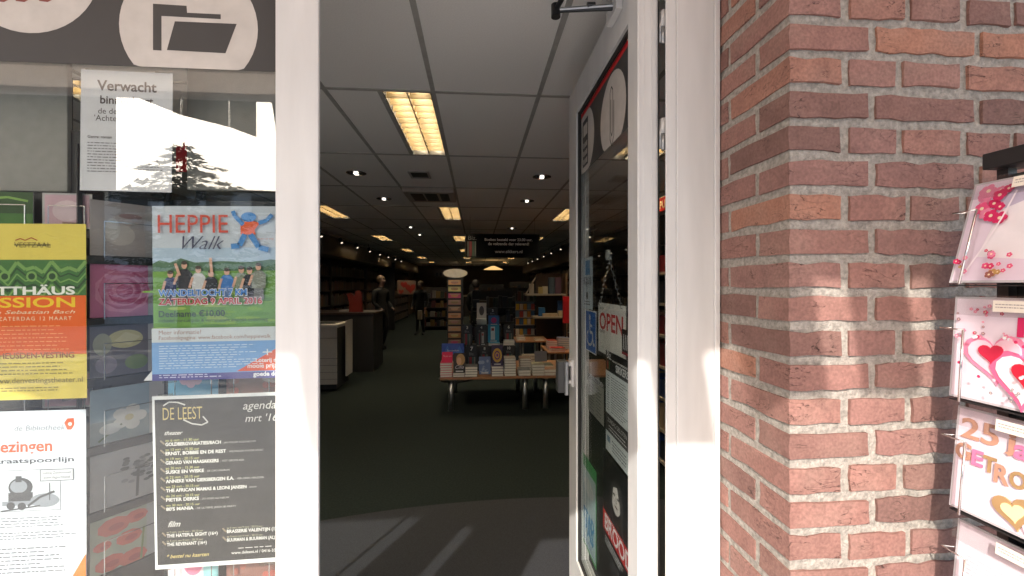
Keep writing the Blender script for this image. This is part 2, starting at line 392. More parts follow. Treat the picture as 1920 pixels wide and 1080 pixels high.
def brick_mesh(L, D, H, var):
    key = (round(L, 3), round(D, 3), var)
    if key in bmesh_cache: return bmesh_cache[key]
    rg = random.Random(hash(key) & 0xffff)
    nx = max(2, round(L / .034)); ny = max(1, round(D / .07)); nz = 2
    vid = {}; V = []; Fc = []
    def vert(i, j, k):
        if (i, j, k) in vid: return vid[(i, j, k)]
        x, y, z = L * i / nx, D * j / ny, H * k / nz
        ex, ey, ez = i in (0, nx), j in (0, ny), k in (0, nz)
        b = .0022
        if ex + ey + ez >= 2:
            b = .0016
            if ex: x += b * (1 if i == 0 else -1) * rg.uniform(.3, 1.5)
            if ey: y += b * (1 if j == 0 else -1) * rg.uniform(.3, 1.3)
            if ez: z += b * (1 if k == 0 else -1) * rg.uniform(-1.0, 2.6)
        x += rg.uniform(-.0009, .0009); z += rg.uniform(-.0008, .0008)
        if j == 0 and not (ex or ez): y -= rg.uniform(-.0004, .0012)
        vid[(i, j, k)] = len(V); V.append((x, y, z)); return vid[(i, j, k)]
    for i in range(nx):
        for k in range(nz): Fc.append((vert(i, 0, k), vert(i + 1, 0, k), vert(i + 1, 0, k + 1), vert(i, 0, k + 1)))
        for j in range(ny):
            Fc.append((vert(i, j, nz), vert(i + 1, j, nz), vert(i + 1, j + 1, nz), vert(i, j + 1, nz)))
            Fc.append((vert(i, j, 0), vert(i, j + 1, 0), vert(i + 1, j + 1, 0), vert(i + 1, j, 0)))
    for j in range(ny):
        for k in range(nz):
            Fc.append((vert(0, j, k), vert(0, j, k + 1), vert(0, j + 1, k + 1), vert(0, j + 1, k)))
            Fc.append((vert(nx, j, k), vert(nx, j + 1, k), vert(nx, j + 1, k + 1), vert(nx, j, k + 1)))
    me = bpy.data.meshes.new('brick'); me.from_pydata(V, [], Fc); me.materials.append(BRICK)
    me.polygons.foreach_set('use_smooth', [True] * len(Fc)); me.update()
    try: me.set_sharp_from_angle(angle=R(50))
    except Exception: pass
    bmesh_cache[key] = me; return me
far_b = MB()
def put_brick(x, y, z, L, D, real=True):
    L = round(L * 200) / 200; var = random.randrange(3)
    if real:
        o = link('brick', brick_mesh(L, D, BH, var), wall)
        o.location = (x + random.uniform(-.001, .001), y + random.uniform(-.0012, .0012), z + random.uniform(-.0014, .0014))
        o.rotation_euler = (0, random.uniform(-.006, .006), random.uniform(-.004, .004))
    else: far_b.box(x, x + L, y, y + D, z, z + BH, BRICK)
A_END = [px(p, YF) for p in (1577, 1594, 1684, 1696, 1801, 1817)]
A_END2 = [px(p, YF) for p in (1577, 1594, 1699, 1711, 1801, 1817)]
B_END = [px(p, YF) for p in (1631, 1645, 1828, 1842)]
JT = .0125
for i in range(-18, 34):
    z = ZJ0 - i * PITCH - PITCH + PITCH * .126      # course i hangs below bed joint i
    if z < .0 or z > 3.55: continue
    real = .90 < z < 2.28
    rs = random.Random(100 + i)
    if i % 2 == 1 or i % 2 == -1:                    # a header at the corner, the stretcher runs down the reveal
        E = A_END2 if i in (-1, 5, 7, 11, 15) else A_END
        put_brick(XC, YF, z, E[0] - XC, .205, real)
        put_brick(E[1], YF, z, E[2] - E[1], .02, real); put_brick(E[3], YF, z, E[4] - E[3], .02, real); x = E[5]
        put_brick(XC, YF + .2185, z, .08, .075, real)
    else:
        E = B_END
        put_brick(XC, YF, z, E[0] - XC, .098, real); put_brick(E[1], YF, z, E[2] - E[1], .02, real); x = E[3]
        put_brick(XC, YF + .1115, z, .08, .16, real)
    while x < WX1 - .05:
        L = rs.choice((.2, .2, .2, .1)); L = min(L, WX1 - x)
        put_brick(x, YF, z, L, .02, real and x < 1.75); x += L + JT
tag(far_b.build('brick_course', wall), None, None, None, 'stuff')

# ================================================================== the entrance
GASK = RUBBER
x0p, x1p = px(516, YD), px(597, YD)
fr = thing('door_frame', 'white painted door frame standing round the open shop entrance', 'door frame', (x0p, YD, 0))
lp = MB(); lp.box(x0p, x1p, YD, YD + .012, 0, 2.46, WHITE); lp.box(x0p + .012, x1p - .03, YD + .012, YD + .075, 0, 2.46, WHITE)
lp.box(x1p - .03, x1p - .004, YD + .0125, YD + .02, 0, 2.46, GASK); lp.build('post', fr, bevel=.002)
r0, r1 = px(1252, YD), XC - .002
rp = MB(); ra, rb = px(1271, YD), px(1341, YD)
rp.box(r0, ra, YD + .010, YD + .016, 0, 2.46, WHITE); rp.box(ra, rb, YD + .005, YD + .017, 0, 2.46, WHITE); rp.box(rb, r1, YD, YD + .073, 0, 2.46, WHITE)
rp.box(.526, rb - .001, YD + .018, YD + .072, 0, 2.46, WHITE); rp.build('post', fr, bevel=.0018)
box('head', (x0p, r1, YD + .001, YD + .074, 2.461, 2.558), WHITE, fr, .002)
box('threshold', (x1p, r0, YD - .02, YD + .08, -.03, .012), GREYM, fr, .003)

# door leaf, swung inward along the line of sight
LX, LT, LY0, LY1, LZ0, LZ1 = .429, .058, 1.118, 1.972, .02, 2.452
door = thing('shop_door', 'white framed glass shop door swung open into the shop', 'door', (LX, LY0, 0))
GY0, GY1, GZ0, GZ1 = py_on_x(1177, LX), py_on_x(1080, LX), .385, 2.325
st = MB(); st.box(LX, LX + LT, LY0, GY0, LZ0, LZ1, WHITE)
st.build('stile', door, bevel=.0025)
sg = MB()
for q in (1199, 1208, 1222, 1229):
    xx = px(q, LY0); sg.box(xx - .0012, xx + .0012, LY0 - .0018, LY0 + .001, LZ0 + .001, LZ1 - .001, WHITE)
sg.box(px(1233.5, LY0) - .001, LX + LT - .0005, LY0 - .006, LY0 - .0005, LZ0, LZ1, GASK)
sg.build('edge_profile', door)
box('stile', (LX, LX + LT, GY1, LY1, LZ0, LZ1), WHITE, door, .0025)
box('rail', (LX + .0008, LX + LT - .0008, GY0 + .0002, GY1 - .0002, GZ1, LZ1 - .0005), WHITE, door)
box('rail', (LX + .0008, LX + LT - .0008, GY0 + .0002, GY1 - .0002, LZ0, GZ0), WHITE, door)
bd = MB()
for a in ((GY0 + .001, GY0 + .012, GZ0, GZ1), (GY1 - .012, GY1 - .001, GZ0, GZ1)): bd.box(LX + .008, LX + .02, *a, GASK)
for a in ((GZ1 - .012, GZ1 - .001), (GZ0 + .001, GZ0 + .012)): bd.box(LX + .009, LX + .019, GY0 + .012, GY1 - .012, *a, GASK)
bd.build('glazing_bead', door)
GXP = LX + .022
box('pane', (GXP, GXP + .006, GY0 + .001, GY1 - .001, GZ0 + .001, GZ1 - .001), DGLASS, door)
# dark vinyl band with round pictograms behind the pane
VG = pm('charcoal_vinyl', (.032, .031, .032), .55); PG = pm('pale_grey_vinyl', (.50, .47, .44), .55); RED = ink(196, 30, 34)
bz = .262
bs = Sheet('vinyl_band', None, None, (GXP - .0006, GY1 - .012, GZ1 - .012), -EY, -EZ, -EX, GY1 - GY0 - .024, bz, VG, thick=.0004, step=.00006, parent=door)
ub = lambda p: (GY1 - py_on_x(p, GXP)) / (GY1 - GY0)
bs.rect(0, 0, 1, .075, RED, 'red_strip')
ar = bs.w / bs.h
for cp, cv, kind in ((1149, .62, 'clip'), (1097, .53, 'calc')):
    cu = ub(cp); r_ = .135 / bs.w
    bs.ell(cu, cv, r_, min(r_ * ar, .6), PG, 'roundel', 36, clip=(0, .076, 1, .999))
    if kind == 'calc':
        bs.rect(cu - .07, cv - .36, cu + .07, cv + .38, VG, 'pictogram'); bs.rect(cu - .05, cv - .28, cu + .05, cv - .10, PG, 'pictogram')
        for i in range(3):
            for j in range(3): bs.rect(cu - .05 + i * .037, cv + j * .13, cu - .05 + i * .037 + .025, cv + .08 + j * .13, PG, 'pictogram')
    else:
        t = [(-.02, -.2), (-.02, .22), (-.005, .28), (.012, .22), (.012, -.3), (-.012, -.36), (-.036, -.3), (-.036, .3), (-.01, .4), (.03, .3), (.03, -.15)]
        bs.line([(cu + a, cv + b) for a, b in t], .009, VG, 'pictogram')
bs.done()
# hinges in the gap, closer arm, pull handle
hy = 1.113
for qa, qb in ((20, 82), (222, 281)):
    hx = px(1244, hy); za, zb = pz(qa, hx, hy), pz(qb, hx, hy); zm = (za + zb) / 2
    h = MB(); h.tube((hx, hy, zb), (hx, hy, zm - .0015), .0072, GREYM, 14); h.tube((hx, hy, zm + .0015), (hx, hy, za), .0072, WHITE, 14)
    h.box(hx - .012, hx, hy + .001, hy + .005, zb + .004, za - .004, GREYM); h.build('hinge', door, True)
hx = px(1244, hy)
h = MB(); h.tube((hx, hy, .3), (hx, hy, .338), .0072, GREYM, 14); h.tube((hx, hy, .341), (hx, hy, .38), .0072, WHITE, 14); h.build('hinge', door, True)
ea, eb, ec = Vector((LX - .006, 1.267, 2.42)), Vector((px(1042, 1.315), 1.315, pz(19, px(1042, 1.315), 1.315))), Vector((.28, 1.15, 2.45))
h = MB(); h.tube(ea + Vector((0, 0, .004)), eb, .0065, GREYM, 10); h.tube(ea - Vector((0, 0, .006)), eb - Vector((0, 0, .004)), .005, BLACKM, 8)
h.tube(eb, ec, .008, BLACKM, 10); h.tube(eb - Vector((0, 0, .022)), eb + Vector((0, 0, .016)), .0145, BLACKM, 16)
m_ = ea.lerp(eb, .42); h.tube(m_ - Vector((.012, 0, -.008)), m_ + Vector((.012, 0, .01)), .009, BLACKM, 10)
h.box(LX - .02, LX - .0005, 1.235, 1.33, 2.395, 2.44, WHITE); h.build('closer_arm', door)
hyy = 1.90
hz0, hz1 = pz(737, LX, hyy), pz(676, LX, hyy)
ph = MB(); xa = px(1044, hyy); xb = px(1060, hyy)
ph.box(xa + .004, xb + .012, hyy - .012, hyy + .05, hz0 + .004, hz1 - .003, pm('dark_grey_grip', (.06, .062, .065), .45))
ph.box(px(1057, hyy), px(1064, hyy), hyy - .026, hyy - .0125, hz0 - .005, hz1, GREYM); ph.build('pull_grip', door, bevel=.003)
pb = MB(); pb.box(px(1063, hyy) + .001, LX - .0005, hyy - .02, hyy + .01, hz0 + .045, hz0 + .06, WHITE); pb.box(px(1063, hyy) + .001, LX - .0005, hyy - .02, hyy + .01, hz1 - .022, hz1 - .006, WHITE)
pb.box(LX - .012, LX - .0004, hyy - .03, hyy + .03, hz0 + .035, hz1 + .005, WHITE); pb.build('handle_bracket', door, bevel=.002)

# sheets stuck to the inside of the door pane, seen through it
DX = GXP + .0105
def door_sheet(name, label, cat, p0, p1, q0, q1, base, thick=.0006, dx=0., far=False):
    """p0..p1 columns (far edge to near edge), q0..q1 rows read at the near edge"""
    x = DX + dx
    y0, y1 = py_on_x(p0, x), py_on_x(p1, x)
    z0, z1 = pz(q0, x, y0 if far else y1), pz(q1, x, y0 if far else y1)
    return Sheet(name, label, cat, (x, y0, z0), -EY, -EZ, -EX, y0 - y1, z0 - z1, base, thick, step=.00005)
DK = ink(28, 28, 30); WT = PAPER; BL = ink(30, 100, 190); OR = ink(228, 110, 40)
s = door_sheet('sticker', 'small yellow and blue sticker high on the open door pane', 'sticker', 1083, 1093, 393, 436, ink(235, 205, 90), far=True)
s.rect(0, .62, 1, 1, ink(70, 90, 180)); s.small(.1, .15, .9, .55, 4, DK, 3); s.done()
s = door_sheet('notice', 'narrow white and blue pin payment notice on the door pane', 'notice', 1092, 1111, 485, 577, ink(205, 220, 232), far=True)
s.rect(.3, .06, .75, .34, ink(60, 140, 200)); s.text('U BETAALT HIER', .5, .44, DK, width=.8, align='C', bold=.02); s.text('GEMAKKELIJK', .5, .52, DK, width=.86, align='C', bold=.02); s.text('MET', .5, .60, DK, width=.3, align='C'); s.circ(.5, .74, .1, DK); s.small(.2, .85, .8, .95, 2, DK, 4); s.done()
s = door_sheet('access_sticker', 'blue wheelchair access sticker on the door pane beside the hanging sign', 'sticker', 1098, 1118, 580, 655, WT, far=True)
s.rect(.05, .03, .95, .97, ink(24, 98, 190)); s.circ(.42, .17, .08, WT); s.line([(.42, .25), (.44, .52), (.66, .52), (.74, .80), (.86, .78)], .075, WT); s.line([(.44, .36), (.64, .36)], .06, WT)
s.line([(.40 + .26 * math.cos(a), .66 + .17 * math.sin(a)) for a in [R(-120 - 24 * i) for i in range(11)]], .06, WT); s.done()
s = door_sheet('timetable', 'white opening hours sheet with black heading on the door pane', 'notice', 1136, 1181, 678, 897, ink(222, 232, 236))
s.rect(0, 0, 1, .20, ink(20, 20, 22)); s.text('Blz.', .06, .075, WT, width=.2); s.rect(.07, .10, .13, .18, ink(150, 60, 40)); s.rect(.15, .10, .2, .18, ink(60, 110, 70)); s.text('BOEK- EN KANTOORBOEKHANDEL', .32, .085, WT, width=.62, bold=.02); s.text('SIKKERS', .46, .165, WT, width=.5, bold=.03)
s.small(.07, .24, .2, .60, 15, ink(60, 70, 80), 11, .3); s.small(.26, .24, .95, .60, 15, ink(60, 70, 80), 12, .3)
s.rect(0, .62, 1, .80, ink(20, 20, 22)); s.text('ZONDAG GESLOTEN', .5, .70, WT, width=.8, align='C'); s.small(.15, .73, .9, .79, 2, WT, 13)
s.small(.3, .85, .9, .97, 4, ink(70, 80, 100), 14); s.rect(.08, .84, .22, .9, ink(120, 150, 175)); s.done()
s = door_sheet('leaflet', 'grey framed leaflet behind the door pane left of the opening hours sheet', 'leaflet', 1103, 1132, 722, 800, ink(150, 152, 146), dx=.02)
s.rect(0, 0, 1, .1, DK); s.text('OPENINGSTIJDEN', .5, .085, WT, width=.9, align='C'); s.small(.1, .2, .45, .95, 9, ink(90, 92, 90), 21); s.small(.55, .2, .9, .95, 9, ink(90, 92, 90), 22); s.done()
s = door_sheet('pane_sticker', 'small black square sticker with white stripes beside the hanging sign', 'sticker', 1166, 1185, 622, 672, ink(20, 18, 22))
for i in range(4): s.line([(.2 + i * .18, .2), (.16 + i * .18, .8)], .06, WT)
s.rect(0, .9, 1, 1, ink(150, 30, 40)); s.done()
s = door_sheet('poster', 'green edged pale blue poster low on the door pane', 'poster', 1086, 1118, 886, 1070, ink(70, 165, 95), far=False)
s.rect(.24, .13, .97, .97, ink(200, 222, 228)); s.ell(.6, .3, .28, .09, ink(225, 232, 235)); s.text('STAD', .6, .70, ink(60, 150, 205), width=.6, align='C', bold=.05); s.text('PAS', .62, .84, ink(60, 150, 205), width=.5, align='C', bold=.05); s.small(.3, .88, .9, .95, 3, BL, 5); s.done()
s = door_sheet('poster', 'black poster with a pale face and red band low on the door pane', 'poster', 1131, 1182, 905, 1118, ink(22, 22, 24))
s.ell(.52, .34, .17, .155, ink(205, 200, 196)); s.poly([(.28, .56), (.32, .28), (.44, .17), (.62, .17), (.74, .32), (.78, .6), (.7, .6), (.66, .36), (.56, .22), (.42, .26), (.38, .42), (.4, .6)], ink(52, 50, 50))
s.ell(.45, .32, .035, .012, DK); s.ell(.60, .32, .035, .012, DK); s.line([(.52, .33), (.54, .385)], .02, ink(120, 112, 110)); s.ell(.53, .42, .06, .012, ink(120, 100, 98))
s.rect(0, .63, 1, .84, ink(200, 40, 40)); s.text('BROOD', .08, .81, WT, width=.95, bold=.02); s.small(.1, .65, .8, .68, 1, WT, 9); s.small(.1, .88, .9, .97, 3, WT, 10); s.done()

# the hanging OPEN sign with its chain and hook
sx = DX + .012
oy0, oy1 = py_on_x(1122, sx), py_on_x(1172, sx); oz1 = pz(567, sx, oy0); oz0 = pz(657, sx, oy0)
s = Sheet('open_sign', 'white hanging sign with red OPEN lettering on a chain behind the door pane', 'sign', (sx, oy0, oz1), -EY, -EZ, -EX, oy0 - oy1, oz1 - oz0, pm('sign_white', (.72, .73, .70), .4), .004, step=.0001)
s.text('OPEN', .06, .52, RED, width=.88, cap=.33, bold=.02); s.text('WELKOM', .06, .13, DK, width=.17); s.text('ALSJEBLIEFT', .06, .59, DK, width=.24); s.text('wij zijn', .76, .96, DK, width=.16); s.done()
ym = (oy0 + oy1) / 2; top = Vector((sx - .002, ym, pz(484, sx, ym)))
ch = MB()
for ye in (oy0 - .025, oy1 + .025):
    e = Vector((sx - .002, ye, oz1 - .006)); k = 11
    for i in range(k):
        a, b = top.lerp(e, i / k), top.lerp(e, (i + 1.25) / k); d = (b - a).normalized()
        w = (d.cross(EX) if i % 2 else EX).normalized() * .0045
        ch.path([a, a + w + d * .004, b + w - d * .004, b, b - w - d * .004, a - w + d * .004, a], .0013, CHROME, 5)
ch.build('chain', s.root)
hk = MB(); hk.lathe([(0, -.001), (.016, 0), (.017, .004), (.008, .009), (0, .01)], 0, 0, CHROME, 18)
hk = MB(); hk.tube((DX - .001, ym, top.z + .012), (DX + .006, ym, top.z + .012), .019, pm('suction_cup', (.5, .52, .52), .2), 18); hk.tube((DX + .006, ym, top.z + .012), (DX + .016, ym, top.z + .012), .006, CHROME, 10)
hk.path([Vector((DX + .014, ym, top.z + .012)), Vector((DX + .014, ym, top.z - .004)), top], .002, CHROME)
hk.build('suction_hook', s.root)

# ---- the shop window on the near side
WX0 = -2.75
win = thing('shop_window', 'large shop window with charcoal band across its top beside the entrance', 'window', (WX0, YD, 0))
box('frame_post', (WX0, WX0 + .09, YD, YD + .07, .0, 2.558), WHITE, win, .002)
box('frame_sill', (WX0 + .09, x0p - .001, YD - .03, YD + .075, .30, .40), WHITE, win, .003)
box('frame_head', (WX0 + .09, x0p - .001, YD + .002, YD + .07, 2.47, 2.558), WHITE, win, .002)
box('plinth', (WX0 + .09, x0p - .001, YD + .01, YD + .12, -.03, .2995), pm('grey_plinth', (.2, .2, .2), .7), win)
box('pane', (WX0 + .085, x0p + .006, YD + .026, YD + .032, .395, 2.475), GLASS, win)
YP = YD + .0395                                      # sheets taped behind the pane
bq = 128
YV = YD + .0245; zb = pz(bq, px(350, YV), YV)
ws = Sheet('vinyl_band', None, None, (WX0 + .092, YD + .0248, 2.468), EX, -EZ, -EY, x0p + .006 - WX0 - .09, 2.468 - zb, VG, .0004, step=.00006, parent=win)
wu = lambda p: (px(p, YV) - WX0 - .092) / ws.w
wv = lambda q, p=350: (2.468 - pz(q, px(p, YV), YV)) / ws.h
def roundel(cp, cq, rp=123):
    rr = rp / F * dep(px(cp, YV), YV) / ws.w
    ws.ell(wu(cp), wv(cq, cp), rr, rr * ws.w / ws.h, PG, 'roundel', 48, clip=(0, 0, .9999, .9999))
roundel(355, 50); roundel(55, -61); roundel(-245, 50); roundel(-545, -61)
P2 = lambda l: [(wu(a), wv(b, a)) for a, b in l]
ws.poly(P2([(287, 7), (350, 11), (351, 24), (414, 27), (414, 36), (303, 30), (303, 95), (287, 94)]), VG, 'pictogram')
ws.poly(P2([(328, 40), (444, 45), (423, 100), (313, 94)]), VG, 'pictogram')
TIP = ink(120, 40, 36)
for c in (0, 38, 82): ws.poly(P2([(c - 16, -30), (c + 22, -30), (c + 20, -2), (c + 8, 4), (c - 8, 2)]), TIP, 'pictogram')
ws.done()

def win_sheet(name, label, cat, p0, q0, p1, q1, base, tilt=0., y=YP, group=None):
    x0, x1 = px(p0, y), px(p1, y); pc = (p0 + p1) / 2
    z0, z1 = pz(q0, px(pc, y), y), pz(q1, px(pc, y), y)
    U = Vector((math.cos(tilt), 0, math.sin(tilt))); V = Vector((math.sin(tilt), 0, -math.cos(tilt)))
    s = Sheet(name, label, cat, (x0, y, z0), U, V, -EY, x1 - x0, z0 - z1, base, .0005, group, step=.00005)
    for u, v in ((.04, -.012), (.80, -.012), (.05, .985), (.78, .985)):
        tp = MB(); a = random.uniform(-.3, .3); tu = U * math.cos(a) + V * math.sin(a); tv = V * math.cos(a) - U * math.sin(a)
        tp.obox(s.pt(u, v, -.0016), tu, tv, -EY, .034, .014, .0001, TAPE); tp.build('tape', s.root)
    return s
# white letter
s = win_sheet('notice', 'white typed letter headed in bold black taped high on the shop window', 'notice', 152, 133, 324, 358, ink(216, 216, 222), -.01)
T = ink(70, 58, 60)
s.text('Verwacht', .5, .165, T, width=.65, align='C', bold=.022); s.text('binnenkort', .5, .275, T, width=.58, align='C', bold=.02); s.text('de debuutroman', .5, .36, T, width=.62, align='C'); s.text("'Achter de spiegel'", .5, .42, T, width=.7, align='C')
s.text('Genre: roman', .08, .565, T, width=.26, bold=.02); s.small(.45, .545, .9, .565, 1, T, 31); s.small(.08, .60, .92, .86, 11, ink(110, 104, 110), 32, .3, .12); s.done()
# yellow and orange concert poster
s = win_sheet('poster', 'yellow, green and orange concert poster taped to the shop window', 'poster', -68, 420, 161, 750, ink(226, 205, 92), .006)
YL = ink(226, 205, 92); g1, g2, g3 = ink(62, 110, 52), ink(120, 160, 84), ink(34, 70, 34)
s.rect(0, .205, 1, .415, g1)
for j, (cc, wd) in enumerate(((g2, .03), (g3, .012), (g2, .012), (g3, .02), (g2, .016))):
    s.line([(u / 14, .25 + j * .033 + (.022 if u % 2 else -.018) + (.018 * math.sin(u * 1.7))) for u in range(15)], wd, cc)
for u in (.33, .55, .72): s.ell(u, .30, .045, .03, g2); s.ell(u, .30, .028, .018, g3)
s.rect(0, .41, 1, .745, ink(226, 96, 22))
s.line([(.42, .095), (.46, .085), (.5, .095), (.55, .08), (.6, .095)], .008, ink(170, 60, 40)); s.text('VESTZAAL', .56, .135, ink(120, 110, 60), width=.3, align='C'); s.rect(.41, .118, .71, .124, ink(110, 100, 50))
s.text('MATTHÄUS', .91, .403, ink(240, 240, 232), width=.89, cap=.045, align='R', bold=.03); s.text('PASSION', .91, .475, ink(240, 200, 40), width=.885, cap=.055, align='R', bold=.02)
s.text('Johann Sebastian Bach', .91, .512, ink(240, 222, 190), width=.89, cap=.020, align='R', shear=.3); s.text('ZATERDAG 12 MAART', .88, .55, ink(240, 222, 190), width=.6, align='R', space=1.3)
s.small(.25, .58, .86, .735, 7, ink(246, 170, 110), 33, .22, .2); s.text('HEUSDEN-VESTING', .90, .765, ink(150, 90, 40), width=.62, align='R', bold=.02)
s.small(.1, .79, .9, .87, 4, ink(150, 135, 60), 34, .3, .2); s.text('www.denvestingstheater.nl', .97, .905, ink(140, 125, 60), width=.75, align='R'); s.small(.1, .93, .9, .96, 2, ink(150, 135, 60), 35); s.done()
# library lecture poster
s = win_sheet('poster', 'white library poster with a steam train drawing low on the shop window', 'poster', -68, 771, 161, 1095, ink(214, 220, 232), .004)
s.poly([(.82, .075), (.845, .05), (.90, .048), (.905, .085), (.88, .115), (.845, .115)], ink(226, 90, 40)); s.circ(.868, .082, .016, WT)
s.text('de Bibliotheek', .83, .115, ink(150, 155, 165), width=.42, align='R', bold=.01, shear=.15); s.text('Lezingen', .72, .235, ink(214, 92, 52), width=.49, align='R', bold=.02); s.text('Langstraatspoorlijn', .90, .30, ink(72, 76, 88), width=.9, cap=.028, align='R', bold=.018)
s.rect(.12, .34, .79, .58, ink(120, 124, 132)); s.rect(.125, .343, .785, .577, ink(200, 206, 216))
gd, gm = ink(72, 74, 80), ink(140, 146, 156)
s.ell(.46, .44, .10, .055, gd); s.ell(.445, .435, .07, .038, gm); s.rect(.36, .47, .56, .53, gd); s.rect(.31, .52, .58, .545, gm); s.ell(.38, .545, .035, .022, gd); s.ell(.47, .55, .035, .022, gd); s.rect(.42, .375, .47, .41, gd); s.ell(.66, .52, .12, .04, gm); s.line([(.52, .55), (.62, .5), (.74, .47)], .02, gd); s.line([(.3, .575), (.62, .55)], .012, gd); s.line([(.7, .42), (.7, .52)], .008, gd)
s.rect(.62, .34, .90, .41, ink(110, 114, 124)); s.rect(.628, .345, .892, .405, ink(206, 210, 218)); s.text('Lezing Zaltbommel', .76, .368, DK, width=.23, align='C'); s.text('zaterdagochtend', .76, .395, DK, width=.22, align='C')
s.small(.05, .615, .82, .68, 4, ink(110, 114, 124), 41, .3, .1); s.small(.05, .70, .92, .75, 3, ink(110, 114, 124), 42, .3, .2); s.small(.05, .79, .85, .95, 7, ink(110, 114, 124), 43, .26, .3)
s.poly([(.86, 1), (1, .84), (1, 1)], ink(232, 120, 36)); s.done()
# charity walk poster
s = win_sheet('poster', 'walking event poster with a group photo in a green meadow on the shop window', 'poster', 285, 388, 545, 712, ink(196, 204, 214), .012)
fw = 230 / 260.
sk1, gr1, gr2 = ink(176, 196, 216), ink(112, 156, 72), ink(142, 176, 74)
s.rect(0, .24, 1, .34, sk1); s.poly([(0, .33), (.05, .31), (.12, .325), (.2, .30), (.3, .325), (.5, .318), (.7, .325), (.85, .31), (1, .325), (1, .40), (0, .40)], ink(84, 116, 88)); s.rect(0, .375, 1, .73, gr1)
for i in range(60):
    u, v = random.random(), random.uniform(.40, .72); s.ell(u, v, random.uniform(.03, .1), random.uniform(.004, .012), random.choice((gr2, ink(128, 166, 66), ink(98, 142, 64), ink(160, 184, 92))), n=8)
ppl = [(.13, .43, (40, 50, 92), .9), (.23, .39, (44, 44, 52), 1.15), (.33, .41, (196, 196, 196), 1.), (.42, .43, (36, 38, 48), .95), (.535, .42, (52, 110, 178), .95), (.64, .41, (120, 130, 110), .95), (.70, .42, (30, 30, 38), 1.05), (.765, .40, (130, 134, 120), 1.1)]
for cu, cv, cc, k in ppl:
    b_, leg = ink(*cc), ink(cc[0] // 2 + 60, cc[1] // 2 + 58, cc[2] // 2 + 66)
    s.poly([(cu - .035 * k, cv + .13 * k), (cu - .03 * k, cv + .05), (cu + .03 * k, cv + .05), (cu + .035 * k, cv + .13 * k)], leg)
    s.poly([(cu - .045 * k, cv + .07 * k), (cu - .05 * k, cv), (cu - .025, cv - .022 * k), (cu + .025, cv - .022 * k), (cu + .05 * k, cv), (cu + .045 * k, cv + .07 * k)], b_)
    s.line([(cu - .04 * k, cv), (cu - .065 * k, cv + .06)], .018, ink(206, 160, 136)); s.ell(cu, cv - .042 * k, .02, .02, ink(210, 164, 140)); s.ell(cu, cv - .055 * k, .021, .011, ink(70, 56, 48))
s.line([(.2, .40), (.17, .33)], .02, ink(210, 164, 140)); s.line([(.43, .41), (.42, .30)], .02, ink(210, 164, 140))
s.text('HEPPIE', .05, .155, ink(206, 72, 52), width=.50, cap=.105, bold=.0); s.text('Walk', .22, .25, ink(62, 62, 92), width=.30, shear=.45, bold=-.005)
BLU, ORG = ink(66, 134, 200), ink(226, 92, 40)
s.poly([(.64, .10), (.72, .085), (.78, .10), (.74, .14), (.75, .165), (.64, .165)], ORG); s.line([(.66, .11), (.60, .06), (.585, .03)], .03, BLU); s.line([(.77, .10), (.83, .085), (.87, .05)], .03, BLU); s.ell(.70, .065, .055, .028, BLU)
s.line([(.67, .165), (.63, .23), (.57, .235)], .04, BLU); s.line([(.71, .165), (.77, .24), (.84, .255)], .04, BLU); s.text('samen op weg', .76, .195, ink(206, 110, 80), width=.12, shear=.3)
s.text('WANDELTOCHT 7 KM', .046, .5165, WT, width=.638, cap=.037, bold=.07); s.text('ZATERDAG 9 APRIL 2016', .046, .5665, WT, width=.748, cap=.037, bold=.065); s.text('WANDELTOCHT 7 KM', .05, .515, ink(58, 128, 206), width=.63, cap=.034, bold=.035); s.text('ZATERDAG 9 APRIL 2016', .05, .565, ink(186, 50, 52), width=.74, cap=.034, bold=.03); s.text('Deelname €10,00', .05, .635, ink(60, 66, 78), width=.47, bold=.012); s.text('inclusief consumptie & verrassende attentie onderweg', .05, .665, ink(60, 66, 78), width=.78)
s.rect(0, .70, 1, .78, ink(204, 210, 216)); s.text('Meer informatie?', .05, .735, ink(150, 106, 90), width=.30); s.text('Facebookpagina: www.facebook.com/heppiewalk', .05, .765, ink(150, 106, 90), width=.80)
s.rect(0, .78, 1, .985, ink(122, 164, 214)); s.poly([(.60, .955), (.885, .83), (1, .78), (1, .955)], ink(224, 96, 62)); s.small(.05, .80, .8, .94, 10, ink(220, 228, 238), 51, .24, .35); s.rect(0, .96, 1, .998, ink(76, 70, 140)); s.small(.05, .965, .55, .99, 2, ink(210, 210, 230), 52)
s.rect(.79, .845, .86, .851, WT); s.rect(.821, .83, .829, .866, WT); s.text('Loterij met', .74, .905, WT, width=.2, bold=.02); s.text('mooie prijzen', .68, .937, WT, width=.26, bold=.02); s.text('goede doelen', .72, .985, WT, width=.26, bold=.03); s.done()
# folded corner of the walk poster
cp_ = MB(); a = Vector((px(262, YP), YP + .012, pz(716, px(262, YP), YP))); b = Vector((px(288, YP), YP - .001, pz(692, px(288, YP), YP))); c = Vector((px(290, YP), YP + .003, pz(714, px(290, YP), YP)))
cp_.add([a, b, c, a + EY * .001, b + EY * .001, c + EY * .001], [(0, 1, 2), (5, 4, 3)], PAPER); cp_.build('folded_corner', s.root)
